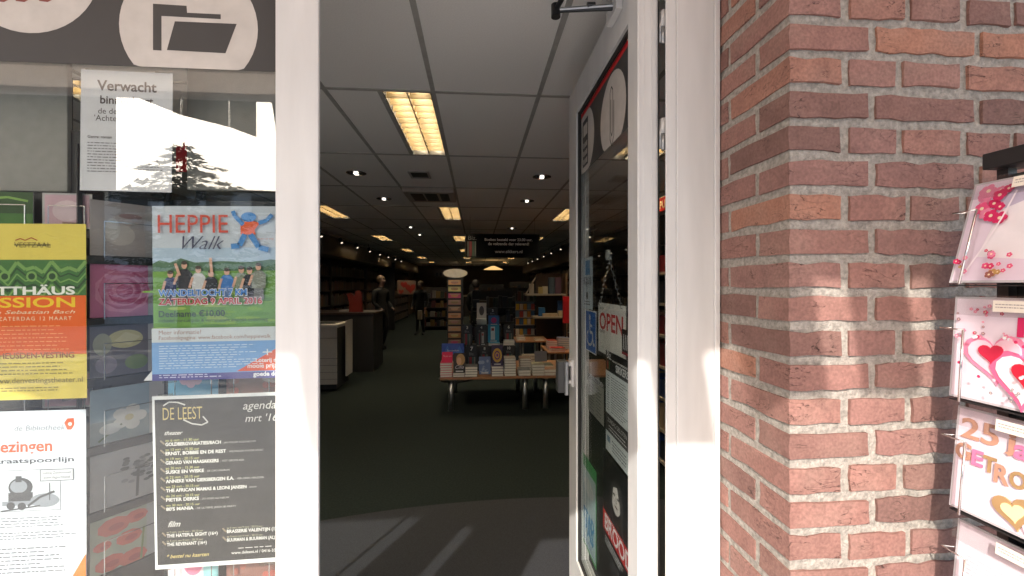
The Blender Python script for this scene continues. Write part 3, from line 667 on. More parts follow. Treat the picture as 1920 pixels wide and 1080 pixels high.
# theatre programme
s = win_sheet('poster', 'black theatre programme poster with white border on the shop window', 'poster', 285, 741, 545, 1062, ink(226, 228, 230), .018)
s.rect(.018, .02, 1, .975, ink(34, 33, 32)); BK2 = ink(40, 39, 38)
for i in range(5): s.line([(.3 + i * .2, .03), (.05 + i * .2, .96)], .012, BK2)
for i in range(4): s.line([(.05 + i * .22, .2), (.35 + i * .22, .96)], .01, BK2)
gold = ink(206, 186, 116); wt2 = ink(214, 212, 208)
s.text('DE LEEST', .075, .138, gold, width=.28, cap=.072, bold=-.004); s.line([(.08, .055), (.12, .035), (.18, .038), (.235, .055)], .010, wt2); s.line([(.22, .14), (.28, .165), (.35, .175), (.395, .16), (.36, .125)], .010, wt2)
s.text('agenda', .65, .095, wt2, width=.24, shear=.25, bold=.0); s.text("mrt '16", .665, .168, wt2, width=.235, shear=.25, bold=.0)
s.text('theater', .085, .225, wt2, width=.13, shear=.45, bold=.008)
rows = [('zo 6 mrt - 11.30 uur', 'GOLDBERGVARIATIES/BACH', 'JAN WILLEM ROZENBOOM'), ('zo 13 mrt - 15.30 uur', 'ERNST, BOBBIE EN DE REST', 'WIJ WILLEN WATER SPORT'), ('za 19 mrt - 20.15 uur', 'GERARD VAN MAASAKKERS', 'TOT GROTE REIS'),
        ('zo 20 mrt - 15.30 uur', 'SUSKE EN WISKE', 'DE CIRCUSBARON'), ('di 22 mrt - 20.15 uur', 'ANNEKE VAN GIERSBERGEN E.A.', 'VERLOREN VERLEDEN'), ('wo 23 mrt - 20.15 uur', 'THE AFRICAN MAMAS & LEONI JANSEN', 'SHOW'),
        ('do 24 mrt - 20.15 uur', 'PIETER DERKS', 'ZO GOED ALS NIEUW'), ('wo 30 mrt - 20.15 uur', "80'S MANIA", 'DE ULTIEME JAREN 80 PARTY')]
for i, (d, tt, sub) in enumerate(rows):
    v = .288 + i * .0533
    s.text(d, .09, v - .024, ink(196, 196, 130), width=.24, bold=.0); L = .0205 * len(tt) * (.88 if len(tt) > 20 else .95)
    s.text(tt, .09, v, wt2, width=L, cap=.0185, bold=.035); s.text('- ' + sub, .10 + L, v, ink(180, 178, 174), width=min(.011 * len(sub) + .02, .93 - L)); s.line([(.055, v - .032), (.085, v - .010)], .012, ink(128, 116, 96))
s.text('film', .10, .755, wt2, width=.09, shear=.45, bold=.008)
for u, v, tt in ((.09, .815, 'THE HATEFUL EIGHT (16+)'), (.09, .865, 'THE REVENANT (16+)'), (.52, .81, 'BRASSERIE VALENTIJN (12+)'), (.52, .86, 'BUURMAN & BUURMAN (AL)')):
    s.text(tt, u, v, wt2, width=.0158 * len(tt), cap=.0185, bold=.03); s.text('za 5 mrt, wo 9 mrt - 20.15 uur', u, v - .024, ink(180, 178, 150), width=.26); s.line([(u - .03, v - .03), (u - .005, v - .008)], .012, ink(128, 116, 96))
s.text('* bestel nu kaarten', .09, .935, gold, width=.30, shear=.4, bold=.006); s.text('www.deleest.nl / 0416-331251', .55, .935, wt2, width=.38, bold=.012); s.small(.6, .90, .9, .91, 1, wt2, 61); s.done()

# ---- display behind the window: boards, a wire card stand and its cards
brd = pm('grey_linen_board', (.34, .33, .31), .85, vary=.08, scale=40, bump=.2, bscale=300)
yb_ = YD + .13
for p0, p1, lab in ((-120, 126, 'grey linen display board behind the window, further from the entrance'), (350, 548, 'grey linen display board behind the window, next to the entrance post')):
    xa, xb = px(p0, yb_), px(p1, yb_); za, zc = pz(128, xa, yb_), pz(356, xa, yb_)
    t = thing('display_board', lab, 'board', (xa, yb_, 0)); box('panel', (xa, xb, yb_, yb_ + .015, zc, za + .06), brd, t, .002); box('stand', (xb - .03, xb - .012, yb_ + .016, yb_ + .03, 0, za), BLACKM, t); box('stand', (xa + .012, xa + .03, yb_ + .016, yb_ + .03, 0, za), BLACKM, t)
xa, xb = px(330, yb_ + .05), px(350, yb_ + .05)
tag(box('ribbon_banner', (xa, xb, yb_ + .05, yb_ + .053, pz(322, xa, yb_ + .05), pz(255, xa, yb_ + .05)), ink(190, 28, 40)), 'narrow red banner hanging between the grey boards behind the window', 'banner')
cu_dark = pm('dark_card_holder', (.03, .03, .032), .45)
def stand(label, o, ang, cols, zs, cw, chh, group, cards):
    U = Vector((math.sin(ang), math.cos(ang), 0)); N = Vector((U.y, -U.x, 0)); o = Vector(o)
    t = thing('card_stand', label, 'card stand', (o.x, o.y, 0))
    fm = MB(); tot = cols * (cw + .02)
    for u in (-.012, tot):
        fm.obox(o + U * u - N * .03, U, N, EZ, .009, .009, zs[0] + .28, BLACKM)
    fm.build('upright', t); bk = MB()
    bk.obox(o + U * -.004 - N * .034, U, N, EZ, tot, .003, zs[0] + .26, cu_dark); bk.build('backing', t)
    for z in zs:
        tr = MB(); tr.obox(o + EZ * (z - .022) - N * .028, U, N, EZ, tot - .003, .034, .020, cu_dark); tr.build('label_strip', t)
        for k in range(cols):
            w = MB(); a = o + U * (k * (cw + .02) + .03) + N * .012 + EZ * z
            w.path([a - EZ * .004, a + EZ * chh * .62, a + EZ * chh * .62 + U * (cw * .72), a + U * (cw * .72) - EZ * .004], .0013, CHROME, 5); w.build('wire_holder', t)
    for z, k, lab, fn in cards:
        a = o + U * (k * (cw + .02) + .006) + N * .002 + EZ * (z + chh)
        s = Sheet('greeting_card', lab, 'card', a - N * .003, U, -EZ, N, cw, chh, ink(186, 182, 182), .002, group, step=.00006); fn(s); s.done()
    return t, U, N, o
def petals(s, cu, cv, r, m, n=6, part='print', e=.5, rot=0.):
    for i in range(n):
        a = rot + 2 * math.pi * i / n; s.ell(cu + math.cos(a) * r * .6, cv + math.sin(a) * r * .6, r * e, r * e, m, part, 12)
def art_angel(s):
    s.rect(0, 0, .72, 1, ink(190, 180, 178)); s.ell(.4, .35, .14, .12, ink(206, 190, 184)); s.ell(.38, .6, .2, .2, ink(214, 204, 198)); s.ell(.52, .24, .16, .05, ink(170, 140, 140)); s.ell(.28, .5, .1, .2, ink(222, 216, 210)); s.text('Deelneming', .5, 1.12, ink(120, 118, 116), width=.7, align='C')
def art_rose(s):
    s.rect(0, 0, .76, 1, ink(206, 122, 160))
    for i in range(9):
        r = .4 * (1 - i / 10); s.ell(.42 + .02 * math.sin(i * 2.1), .5 + .02 * math.cos(i * 1.7), r * .95, r * 1.05, (ink(226, 150, 180), ink(196, 96, 138), ink(214, 128, 164))[i % 3], n=9 + i)
    s.text('Deelneming', .5, 1.12, ink(120, 118, 116), width=.7, align='C')
def art_pebble(s):
    s.rect(0, 0, .76, 1, ink(112, 106, 116)); s.ell(.45, .33, .24, .17, ink(206, 198, 150)); s.poly([(.3, .35), (.45, .2), (.66, .3), (.5, .45)], ink(222, 214, 172)); s.ell(.15, .4, .12, .2, ink(170, 170, 150)); s.ell(.2, .78, .14, .16, ink(150, 140, 152)); s.ell(.6, .78, .16, .14, ink(120, 140, 84)); s.text('Deelneming', .5, 1.12, ink(120, 118, 116), width=.7, align='C')
def art_lily(s):
    s.rect(0, 0, .78, 1, ink(150, 168, 180)); s.rect(0, .6, .78, 1, ink(132, 146, 150)); petals(s, .5, .6, .24, ink(216, 212, 206), 5, e=.42); s.ell(.5, .6, .06, .06, ink(190, 176, 130)); s.line([(.1, .95), (.4, .7)], .03, ink(80, 100, 70)); s.ell(.25, .75, .14, .1, ink(206, 206, 204))
def art_tree(s):
    s.rect(0, 0, 1, 1, ink(176, 172, 172))
    rg = random.Random(5)
    for i in range(46): a, r = rg.uniform(0, 6.3), rg.uniform(0, .3); s.ell(.62 + math.cos(a) * r, .42 + math.sin(a) * r, .05, .03, ink(*[rg.choice((70, 90, 110, 140))] * 3), n=7)
    s.line([(.6, .95), (.62, .4)], .04, ink(80, 76, 76))
def art_poppy(s):
    s.rect(0, 0, .74, 1, ink(176, 176, 158))
    for cu, cv, r in ((.3, .2, .22), (.6, .15, .16), (.5, .5, .18), (.25, .85, .2), (.55, .9, .2), (.15, .5, .12)): s.ell(cu, cv, r, r * .75, ink(206, 92, 76), n=9); s.ell(cu + .03, cv + .02, r * .5, r * .3, ink(180, 66, 58), n=8)
    s.line([(.7, .4), (.66, 1)], .03, ink(130, 140, 90))
yA = YD + .095; oA = Vector((px(163, yA), yA, 0)); angA = R(36)
zl = [pz(q, oA.x, oA.y) for q in (478, 597, 712, 840, 965, 1090)]
arts = [(art_angel, 'grey angel condolence card, top of the stand behind the window'), (art_rose, 'pink rose condolence card on the stand behind the window'), (art_pebble, 'yellow flower on pebbles condolence card behind the window'), (art_lily, 'white lily condolence card on the stand behind the window'), (art_tree, 'grey winter tree condolence card on the stand behind the window'), (art_poppy, 'red poppy condolence card, lowest on the stand behind the window')]
stand('black wire card stand with condolence cards behind the window between the posters', oA, angA, 1, zl, .155, .142, None, [(z, 0, lab, fn) for z, (fn, lab) in zip(zl, arts)])
MATS['stand_cards'] = None; del MATS['stand_cards']
yB_ = YD + .10; xB = px(310, yB_)
def art_lotus(s):
    s.rect(0, 0, 1, 1, ink(120, 180, 214)); petals(s, .45, .6, .3, ink(232, 196, 216), 8, e=.34); petals(s, .45, .6, .16, ink(236, 222, 150), 6, e=.4)
def art_red(s):
    s.rect(0, 0, 1, 1, ink(140, 96, 86)); rg = random.Random(8)
    for i in range(30): s.ell(rg.random(), rg.random(), .07, .06, ink(rg.choice((120, 160, 178)), 90, 76), n=7)
def art_pink(s): s.rect(0, 0, 1, 1, ink(226, 206, 214)); s.ell(.5, .55, .2, .24, ink(226, 130, 160)); s.rect(.7, 0, 1, 1, ink(150, 200, 204))
zr = [pz(q, xB, yB_) for q in (560, 742, 924, 1106)]
stand('low wire card stand behind the walking poster in the shop window', (xB, yB_, 0), R(88), 2, zr, .12, .15, None,
      [(zr[1], 0, 'pale blue lotus flower card between the two posters in the window', art_lotus), (zr[1], 1, 'brown and red leaf card between the two posters in the window', art_red), (zr[3], 0, 'pink tulip card under the theatre programme poster', art_pink), (zr[3], 1, 'reddish autumn card under the theatre programme poster, nearest the entrance', art_red)])
yC_ = YD + .10; xC_ = px(-40, yC_)
def art_pale(s): s.rect(.05, .05, .95, .95, ink(206, 170, 180)); s.ell(.5, .5, .3, .3, ink(224, 200, 206))
def art_green(s): s.rect(0, 0, 1, 1, ink(54, 84, 44)); s.line([(.1, .2), (.5, .15), (.9, .25)], .05, ink(130, 170, 80)); s.rect(0, .6, 1, 1, ink(70, 120, 50))
zc_ = [pz(q, xC_, yC_) for q in (426, 600, 770, 940)]
stand('wire card stand behind the yellow concert poster in the window', (xC_, yC_, 0), R(87), 2, zc_, .112, .09, None,
      [(zc_[0], 0, 'dark green card showing above the yellow concert poster', art_green), (zc_[0], 1, 'pale pink card showing above the yellow concert poster', art_pale), (zc_[2], 1, 'pale card showing in the gap under the yellow concert poster', art_pale)])

# ================================================================== the card rack standing outside by the brick wall
KX, KY = .918, .765                                  # bottom far edge of its cards
rack = thing('card_rack', 'black wire card rack standing in front of the brick wall', 'card rack', (KX + .12, KY - .1, 0))
fm = MB()
for y in (KY - .03, KY - .30): fm.box(KX + .075, KX + .093, y - .009, y + .009, -.03, 1.80, BLACKM)
fm.build('upright', rack)
box('top_bar', (KX + .055, KX + .12, KY - .36, KY - .012, 1.801, 1.832), BLACKM, rack, .002)
bs_ = MB(); bs_.box(KX - .02, KX + .30, KY - .045, KY - .015, -.03, -.005, BLACKM); bs_.box(KX - .02, KX + .30, KY - .315, KY - .285, -.03, -.005, BLACKM); bs_.build('foot', rack)
PK, PK2, PK3, LIL = ink(206, 40, 96), ink(226, 132, 164), ink(238, 196, 210), ink(222, 206, 222)
BASE = pm('pearl_card', (.50, .47, .50), .4, vary=.04)
GOLD = pm('gold_foil', (.60, .40, .20), .32, .5)
rg = random.Random(3)
def flower(s, u, v, r, m, part='print'):
    petals(s, u, v, r, m, 5, part, .5); s.circ(u, v, r * .3, ink(240, 220, 190), part, 8)
def raised(s, pts, m, h=.0025, part='relief'):       # die-cut layer standing off the card
    mb = s.parts.setdefault(part, MB()); n = len(pts)
    lo = [s.pt(u, v, .0006) for u, v in pts]; hi = [s.pt(u, v, h) for u, v in pts]
    flip = s.U.cross(s.V).dot(s.N) < 0; f = [tuple(range(n, 2 * n))] + [(i, (i + 1) % n, n + (i + 1) % n, n + i) for i in range(n)]
    mb.add(lo + hi, [q[::-1] for q in f] if flip else f, m)
def hpts(s, cu, cv, r, rot=0., n=26):
    P = []
    for i in range(n):
        t = 2 * math.pi * i / n; a = 16 * math.sin(t) ** 3 / 17; b = -(13 * math.cos(t) - 5 * math.cos(2 * t) - 2 * math.cos(3 * t) - math.cos(4 * t)) / 17
        a, b = a * math.cos(rot) - b * math.sin(rot), a * math.sin(rot) + b * math.cos(rot); P.append((cu + a * r, cv + b * r * s.w / s.h))
    return P
def rtext(s, st, u, v, m, width=None, cap=None, bold=0., h=.002, rot=0.):
    vs, fs = text_geo(st, 0., bold); x0 = min(p[0] for p in vs); x1 = max(p[0] for p in vs); cy = cap * s.h / .7; cx = width * s.w / (x1 - x0) if width else cy
    mb = s.parts.setdefault('relief', MB()); flip = s.U.cross(s.V).dot(s.N) < 0
    def q(x, y, d):
        a, b = (x - x0) * cx, y * cy; a, b = a * math.cos(rot) - b * math.sin(rot), a * math.sin(rot) + b * math.cos(rot)
        return s.pt(u + a / s.w, v - b / s.h, d)
    for d in (h * .55, h): mb.add([q(x, y, d) for x, y in vs], [f[::-1] if not flip else f for f in fs], m)
def card_a(s):                                       # bride motif
    s.rect(.02, .02, .98, .98, LIL); s.poly([(.18, .75), (.3, .2), (.55, .08), (1, .05), (1, .7), (.6, .8)], ink(232, 226, 232)); s.poly([(.2, .16), (.5, .04), (1, .0), (1, .14), (.55, .2), (.3, .3)], ink(196, 186, 208))
    for i in range(15): flower(s, .06 + .28 * rg.random(), .10 + .30 * rg.random() ** 1.3, .035 + .03 * rg.random(), rg.choice((PK, PK, ink(222, 80, 128), PK2)))
    s.line([(.38, .15), (.32, .4), (.22, .7), (.12, .95)], .014, ink(240, 230, 238)); s.line([(.55, .62), (.62, .70), (.75, .66)], .012, WT)
    for i in range(26): u = rg.uniform(.05, 1); flower(s, u, rg.uniform(.70, .95), rg.uniform(.014, .034), rg.choice((PK, PK2, ink(222, 80, 128), ink(150, 90, 80), ink(190, 150, 90))))
    s.ell(.74, .36, .09, .07, ink(150, 140, 152)); s.ell(.70, .42, .05, .05, ink(206, 190, 160)); s.ell(.80, .47, .06, .05, ink(176, 162, 172))
def card_b(s):                                       # two hearts, 12
    s.rect(.02, .02, .98, .98, ink(224, 208, 220))
    for i in range(26): flower(s, rg.uniform(.04, .5), rg.uniform(.08, .4), rg.uniform(.008, .02), rg.choice((PK2, PK, ink(170, 130, 140))))
    for i in range(10): flower(s, rg.uniform(.3, .9), rg.uniform(.8, .95), rg.uniform(.008, .016), ink(150, 140, 146))
    rtext(s, '12½', .50, .34, PK, width=.42, cap=.16, bold=.04)
    raised(s, hpts(s, .35, .55, .26, -.12), PK2, .0020); raised(s, hpts(s, .35, .55, .215, -.12), PK3, .0028)
    raised(s, hpts(s, .59, .70, .29, .08), ink(216, 100, 140), .0042); raised(s, hpts(s, .59, .70, .235, .08), ink(240, 214, 222), .0050)
    raised(s, hpts(s, .33, .52, .10, -.1), ink(190, 36, 66), .0050); raised(s, hpts(s, .60, .67, .115, .1), ink(196, 30, 54), .0074)
    for i in range(22):
        a = rg.uniform(0, 6.3); s.circ(.38 + .29 * math.cos(a), .56 + .20 * math.sin(a), .014, rg.choice((PK, PK3, WT)), n=8)
def card_c(s):                                       # 25 jaar getrouwd
    s.rect(.02, .02, .98, .98, ink(226, 210, 222)); B = ink(186, 140, 120); Pn = ink(222, 120, 160)
    rtext(s, '25', .05, .29, B, width=.30, cap=.19, bold=.02)
    for st, u, v, m, w, cp in (('j', .40, .28, B, .07, .15), ('a', .46, .33, Pn, .12, .17), ('a', .58, .35, B, .12, .17), ('r', .71, .35, Pn, .1, .16), ('G', .02, .50, B, .13, .15), ('E', .16, .52, Pn, .09, .14), ('T', .25, .54, GOLD, .10, .14), ('R', .34, .60, B, .11, .16), ('O', .45, .59, GOLD, .12, .14), ('U', .57, .61, B, .10, .14), ('W', .70, .60, Pn, .16, .13), ('D', .86, .60, B, .12, .13)):
        rtext(s, st, u, v, m, width=w, cap=cp, bold=.03, h=.003)
    for i in range(5): raised(s, [(.665 + .018 * math.cos(a), .43 + i * .035 + .012 * math.sin(a)) for a in [i2 * .785 for i2 in range(8)]], PK, .0045)
    raised(s, hpts(s, .50, .80, .16, -.25), GOLD, .0035); raised(s, hpts(s, .50, .805, .09, -.25), ink(240, 220, 170), .0045); raised(s, hpts(s, .70, .92, .16, .2), PK3, .003); raised(s, hpts(s, .70, .92, .08, .2), PK2, .004)
def card_d(s):
    s.rect(.02, .02, .98, .98, ink(226, 212, 222)); s.small(.1, .3, .9, .5, 5, ink(204, 186, 198), 71); s.heart(.6, .7, .2, PK3); flower(s, .3, .6, .03, PK2)
CW, CH = .20, .190
rows_ = [(530, 345, .056, card_a, 'lilac bride and flowers card, topmost on the rack outside', 1), (741, 556, .014, card_b, 'pink card with two raised hearts on the rack outside', 0), (946, 760, .020, card_c, 'silver wedding card with raised 25 and gold heart on the rack outside', 0), (1160, 972, .02, card_d, 'plain pearly pink card, lowest on the rack outside', 0)]
for qb_, qt_, lean, fn, lab, k in rows_:
    zb_, zt_ = pz(qb_, KX, KY), pz(qt_, KX, KY); V = Vector((-lean, 0, -(zt_ - zb_))); N = Vector((-(zt_ - zb_), 0, lean)).normalized(); h = V.length
    t0 = Vector((KX + lean, KY, zt_))
    s = Sheet('greeting_card', lab, 'card', t0, -EY, V, N, CW, h, BASE, .0035, 'cards on the rack outside', step=.00006); fn(s)
    s.done()
    sl = MB(); sl.obox(t0 + V.normalized() * -.003 + N * .010, -EY, V, N, CW + .004, h + .003, .0006, glass('clear_sleeve', .06, (.95, .95, .95))); sl.build('clear_sleeve', s.root)
    tg_ = Sheet('price_tag', None, None, t0 + V * .03 - EY * .07 + N * .0112, -EY, V, N, .075, .02, ink(236, 228, 216), .0004, parent=s.root, step=.00005); tg_.small(.05, .3, .95, .8, 2, ink(170, 160, 160), 5); tg_.done()
    hd = MB(); o = Vector((KX, KY, zb_))
    hd.box(KX - .002, KX + .075, KY - CW - .01, KY - .002, zb_ - .0065, zb_ - .0042, BLACKM); hd.build('shelf', rack)
    w = MB(); a = o + N * .0135 - EY * .028 + EZ * .002; b = a + EZ * (h * .66) + Vector((lean * .66, 0, 0))
    w.tube(a - EZ * .008, b, .0021, CHROME, 8); w.tube(b, b + EY * .045 + EX * .005, .0017, CHROME, 8); w.tube(b + EY * .045 + EX * .005, b + EX * .075 + EY * .02, .0015, CHROME, 6); w.build('wire_holder', rack, True)
    w = MB(); a = o + N * .0135 - EY * (CW - .03) + EZ * .002; b = a + EZ * (h * .66) + Vector((lean * .66, 0, 0)); w.tube(a - EZ * .008, b, .0021, CHROME, 8); w.tube(b, b + EX * .08, .0016, CHROME, 6); w.build('wire_holder', rack, True)
box('back_panel', (KX + .094, KX + .098, KY - .30, KY - .02, .2, 1.79), BLACKM, rack)

# ================================================================== inside the shop
WARM = emit('warm_tube_light', (1., .74, .33), .62)
TUBE = emit('bright_tube', (1., .84, .60), 58.)
LOUV = pm('gold_louvre', (.085, .058, .020), .55, vary=.3)
def ceiling_light():
    r = thing('ceiling_light', 'x', 'ceiling light', (0, 0, CEIL), 'louvred ceiling lights')
    w, l = .274, 1.174; b = MB(); b.box(0, w, 0, l, .092, .095, pm('fixture_back', (.5, .42, .25), .5)); b.build('reflector', r).matrix_parent_inverse = Matrix()
    e = MB()
    for a in ((0, .006, 0, l), (w - .006, w, 0, l), (.006, w - .006, 0, .006), (.006, w - .006, l - .006, l)): e.box(*a, -.002, .0915, BLACKM)
    e.build('housing', r).matrix_parent_inverse = Matrix()
    tb = MB()
    for x in (w * .27, w * .73): tb.tube((x, .02, .080), (x, l - .02, .080), .0085, TUBE, 10)
    tb.build('tube', r).matrix_parent_inverse = Matrix()
    lv = MB()
    for i in range(1, 12): y = l * i / 12; lv.box(.006, w - .006, y - .0015, y + .0015, .002, .050, LOUV)
    lv.box(w / 2 - .004, w / 2 + .004, .006, l - .006, .001, .051, LOUV)
    lv.build('louvre', r).matrix_parent_inverse = Matrix()
    return r
ORD = ['first', 'second', 'third', 'fourth', 'fifth', 'sixth']
pl = ceiling_light()
for i, (x, y) in enumerate(LIGHTS):
    o = pl if i == 0 else copy_tree(pl); o.location = (x + .013, y + .013, CEIL)
    col_ = ('middle row', 'row nearer the copier', 'row behind the open door')[i % 3]
    tag(o, 'warm lit louvred ceiling light, %s from the entrance in the %s' % (ORD[i // 3], col_))
# round downlights, vent, air conditioner
def down(x, y, r=.085):
    t = MB(); t.lathe([(r, CEIL - .004), (r, CEIL - .001), (r * .8, CEIL - .003), (r * .55, CEIL + .0005)], 0, 0, CHROME, 24)
    t.lathe([(r * .8, CEIL - .0015), (.0, CEIL - .0012)], 0, 0, BLACKM, 24)
    return t
SPOT = emit('halogen_bulb', (1., .93, .8), 1.2)
dl = [(668, 325), (1016, 332), (720, 373), (988, 377), (770, 426), (787, 440), (960, 428)]
dn = ['before the square vent', 'above the table beside the open door', 'just left of the air conditioner', 'second behind the open door', 'past the air conditioner', 'farthest down the shop', 'just above the black hanging sign']
for (p, q), lab in zip(dl, dn):
    D = 1.086 * F / (HY - q); xx = (p - CX) / F * D; X, Y = xx * c_ + D * s_, -xx * s_ + D * c_
    t = thing('downlight', 'round recessed downlight ' + lab, 'downlight', (X, Y, CEIL), 'round ceiling downlights')
    ri = MB(); ri.lathe([(.095, -.001), (.094, -.005), (.08, -.006), (.072, -.002), (.05, -.0015), (0, -.0012)], 0, 0, CHROME, 28); ri.build('ring', t, True).matrix_parent_inverse = Matrix()
    bb = MB(); bb.box(-.018, .018, -.03, .03, -.014, -.006, SPOT); bb.build('bulb', t).matrix_parent_inverse = Matrix()
    for bx0 in (-.058, .022): MB().box(bx0, bx0 + .036, -.028, .028, -.012, -.0055, BLACKM).build('baffle', t).matrix_parent_inverse = Matrix()
D = 1.086 * F / (HY - 328); xx = (787 - CX) / F * D; X, Y = xx * c_ + D * s_, -xx * s_ + D * c_
t = thing('air_vent', 'small square black air vent in the ceiling past the first light', 'vent', (X, Y, CEIL))
v = MB()
for a in ((-.1, .1, -.1, -.08), (-.1, .1, .08, .1), (-.1, -.08, -.08, .08), (.08, .1, -.08, .08)): v.box(X + a[0], X + a[1], Y + a[2] * 1.3, Y + a[3] * 1.3, CEIL - .01, CEIL - .0005, TBAR)
v.build('frame', t); box('grille', (X - .08, X + .08, Y - .104, Y + .104, CEIL - .004, CEIL - .0008), BLACK, t)
t = thing('air_conditioner', 'square ceiling cassette air conditioner with dark openings behind the vent', 'air conditioner', (AC[0], AC[1], CEIL))
box('casing', (AC[0] + .012, AC[0] + .588, AC[1] + .012, AC[1] + .6, CEIL - .055, CEIL - .0), pm('ac_casing', (.42, .37, .33), .5), t, .012)
for i, (a, b) in enumerate(((.09, .23), (.25, .39), (.42, .52))): box('air_slot', (AC[0] + a, AC[0] + b, AC[1] + .10, AC[1] + .50, CEIL - .058, CEIL - .0545), BLACK if i else pm('brown_filter', (.09, .06, .04), .8), t)

# black hanging sign
ys = 6.85; xa, xb = px(872, ys), px(1012, ys); za, zc = pz(438, xa, ys), pz(483, xa, ys)
s = Sheet('hanging_sign', 'black hanging sign with white lettering about ordered books', 'sign', (xa, ys, za), EX, -EZ, -EY, xb - xa, za - zc, pm('sign_black', (.0035, .004, .0045), .8, spec=.1), .02, step=.0004)
g = ink(232, 232, 230)
s.text('Boeken besteld voor 23.00 uur,', .58, .29, g, width=.64, align='C', bold=.02); s.text('de volgende dag geleverd!', .58, .47, g, width=.55, align='C', bold=.02); s.text('www.sikkers.nl', .58, .80, g, width=.37, align='C', bold=.01); s.text('Blz.', .045, .26, ink(110, 110, 110), width=.105, cap=.18, bold=-.01)
s.rect(.03, .32, .05, .95, ink(70, 70, 60)); s.rect(.055, .32, .09, .95, ink(104, 34, 36)); s.rect(.093, .32, .12, .95, ink(50, 74, 60)); s.rect(.125, .32, .145, .95, ink(90, 90, 84)); s.done()
wr = MB(); wr.tube((xa + .08, ys + .01, za), (xa + .08, ys + .01, CEIL - .006), .0015, BLACKM, 5); wr.tube((xb - .08, ys + .01, za), (xb - .08, ys + .01, CEIL - .006), .0015, BLACKM, 5); wr.build('hanging_wire', s.root)

# tables of books
TZ = .43
def table(name, label, xa, xb, ya, yb, z, legs=True, r=.032):
    t = thing(name, label, 'table', (xa, ya, 0)); box('table_top', (xa, xb, ya, yb, z - .028, z), WOODT, t, .004)
    for x in (xa + .13, xb - .13):
        for y in (ya + .1, yb - .12): MB().tube((x, y, 0), (x, y, z - .0285), r, STEEL, 18).build('leg', t, True)
    return t
ty = 5.35
tx0, tx1, tx2 = px(825, ty), px(1005, ty), px(1006, ty) 
table('display_table', 'low wooden table carrying the numbered top ten books', tx0, tx1, ty, ty + 1.15, TZ)
table('display_table', 'low wooden table of book piles beside the open door', tx2, tx2 + 1.2, ty, ty + 1.15, TZ)
def book(label, x0, x1, y0, y1, z0, z1, cover, group=None):
    o = box('paperback_book', (x0, x1, y0, y1, z1 - .003, z1), cover); tag(o, label, 'book', group)
    box('pages', (x0 + .002, x1 - .002, y0 + .0015, y1 - .002, z0 + .003, z1 - .0031), PAGES, o); box('back_cover', (x0, x1, y0, y1, z0 + .0002, z0 + .0029), cover, o)
    return o
def stack(label, p0, p1, q1, y0, zb, cover, d=.21, n=None):
    x0, x1 = px(p0, y0), px(p1, y0); h = pz(q1, x0, y0) - zb; n = n or max(1, round(h / .032))
    for i in range(n):
        jx = random.uniform(-.003, .003); book(label, x0 + jx, x1 + jx, y0 + random.uniform(0, .004), y0 + d, zb + h * i / n + .0004, zb + h * (i + 1) / n, cover, label)
    return zb + h
def standing(name, label, cat, p0, p1, q0, q1, y, art, base, thick=.018, lean=.06, group=None):
    x0, x1 = px(p0, y), px(p1, y); z1, z0 = pz(q0, x0, y), pz(q1, x0, y); h = z1 - z0
    V = Vector((0, -lean, -h)).normalized(); N = Vector((0, -h, lean)).normalized()
    s = Sheet(name, label, cat, (x0, y + lean * 1., z1), EX, V, N, x1 - x0, math.hypot(h, lean), base, thick, group, step=.00025); art(s); return s.done()
# stepped riser on the first table
riser = thing('book_riser', 'dark stepped riser holding the numbered books on the low table', 'riser', (tx0 + .2, ty, TZ))
DKW = pm('dark_stained_wood', (.02, .018, .017), .5)
Y2, Y3 = ty + .42, ty + .72
x3a, x3b = px(862, Y2), px(966, Y2)
Z2 = pz(649, x3a, Y2); Z3 = pz(610, x3a, Y3)
box('step', (x3a, x3b, Y2 - .02, Y3 - .03, TZ + .0005, Z2 - .002), DKW, riser); box('step', (px(890, Y3), px(940, Y3), Y3 - .025, Y3 + .2, TZ + .0005, Z3 - .002), DKW, riser)
def num(nn):
    def f(s):
        s.rect(.02, .01, .98, .99, ink(30, 32, 34)); s.text(nn, .5, .20, ink(214, 214, 210), cap=.13, align='C', bold=.03); s.text('Blz.', .5, .37, ink(130, 134, 134), width=.5, align='C', cap=.10, bold=-.01)
        s.rect(.14, .43, .24, .97, ink(74, 78, 74)); s.rect(.27, .43, .50, .97, ink(128, 36, 44)); s.rect(.53, .43, .70, .97, ink(46, 84, 78)); s.rect(.73, .43, .80, .97, ink(120, 120, 112)); s.rect(.84, .43, .9, .97, ink(74, 78, 74))
    return f
cov = lambda *c: ink(*c)
def plain(c1, c2, shape=0):
    def f(s):
        s.rect(.02, .01, .98, .99, c1)
        if shape == 0: s.ell(.5, .5, .26, .3, c2); s.ell(.5, .3, .12, .09, c2)
        elif shape == 1:
            for i in range(5): s.ell(.5, .5, .42 - i * .08, .34 - i * .065, (c2, ink(196, 150, 60), ink(90, 40, 110), c2, ink(120, 60, 130))[i])
        elif shape == 2: s.rect(.25, .12, .62, .85, c2); s.rect(.3, .2, .55, .35, ink(150, 60, 60))
        else:
            rg2 = random.Random(4)
            for i in range(18): s.ell(rg2.uniform(.1, .9), rg2.uniform(.1, .9), rg2.uniform(.06, .2), rg2.uniform(.04, .12), rg2.choice((c1, c2)), n=9)
        s.rect(.2, .90, .8, .95, ink(206, 206, 200))
    return f
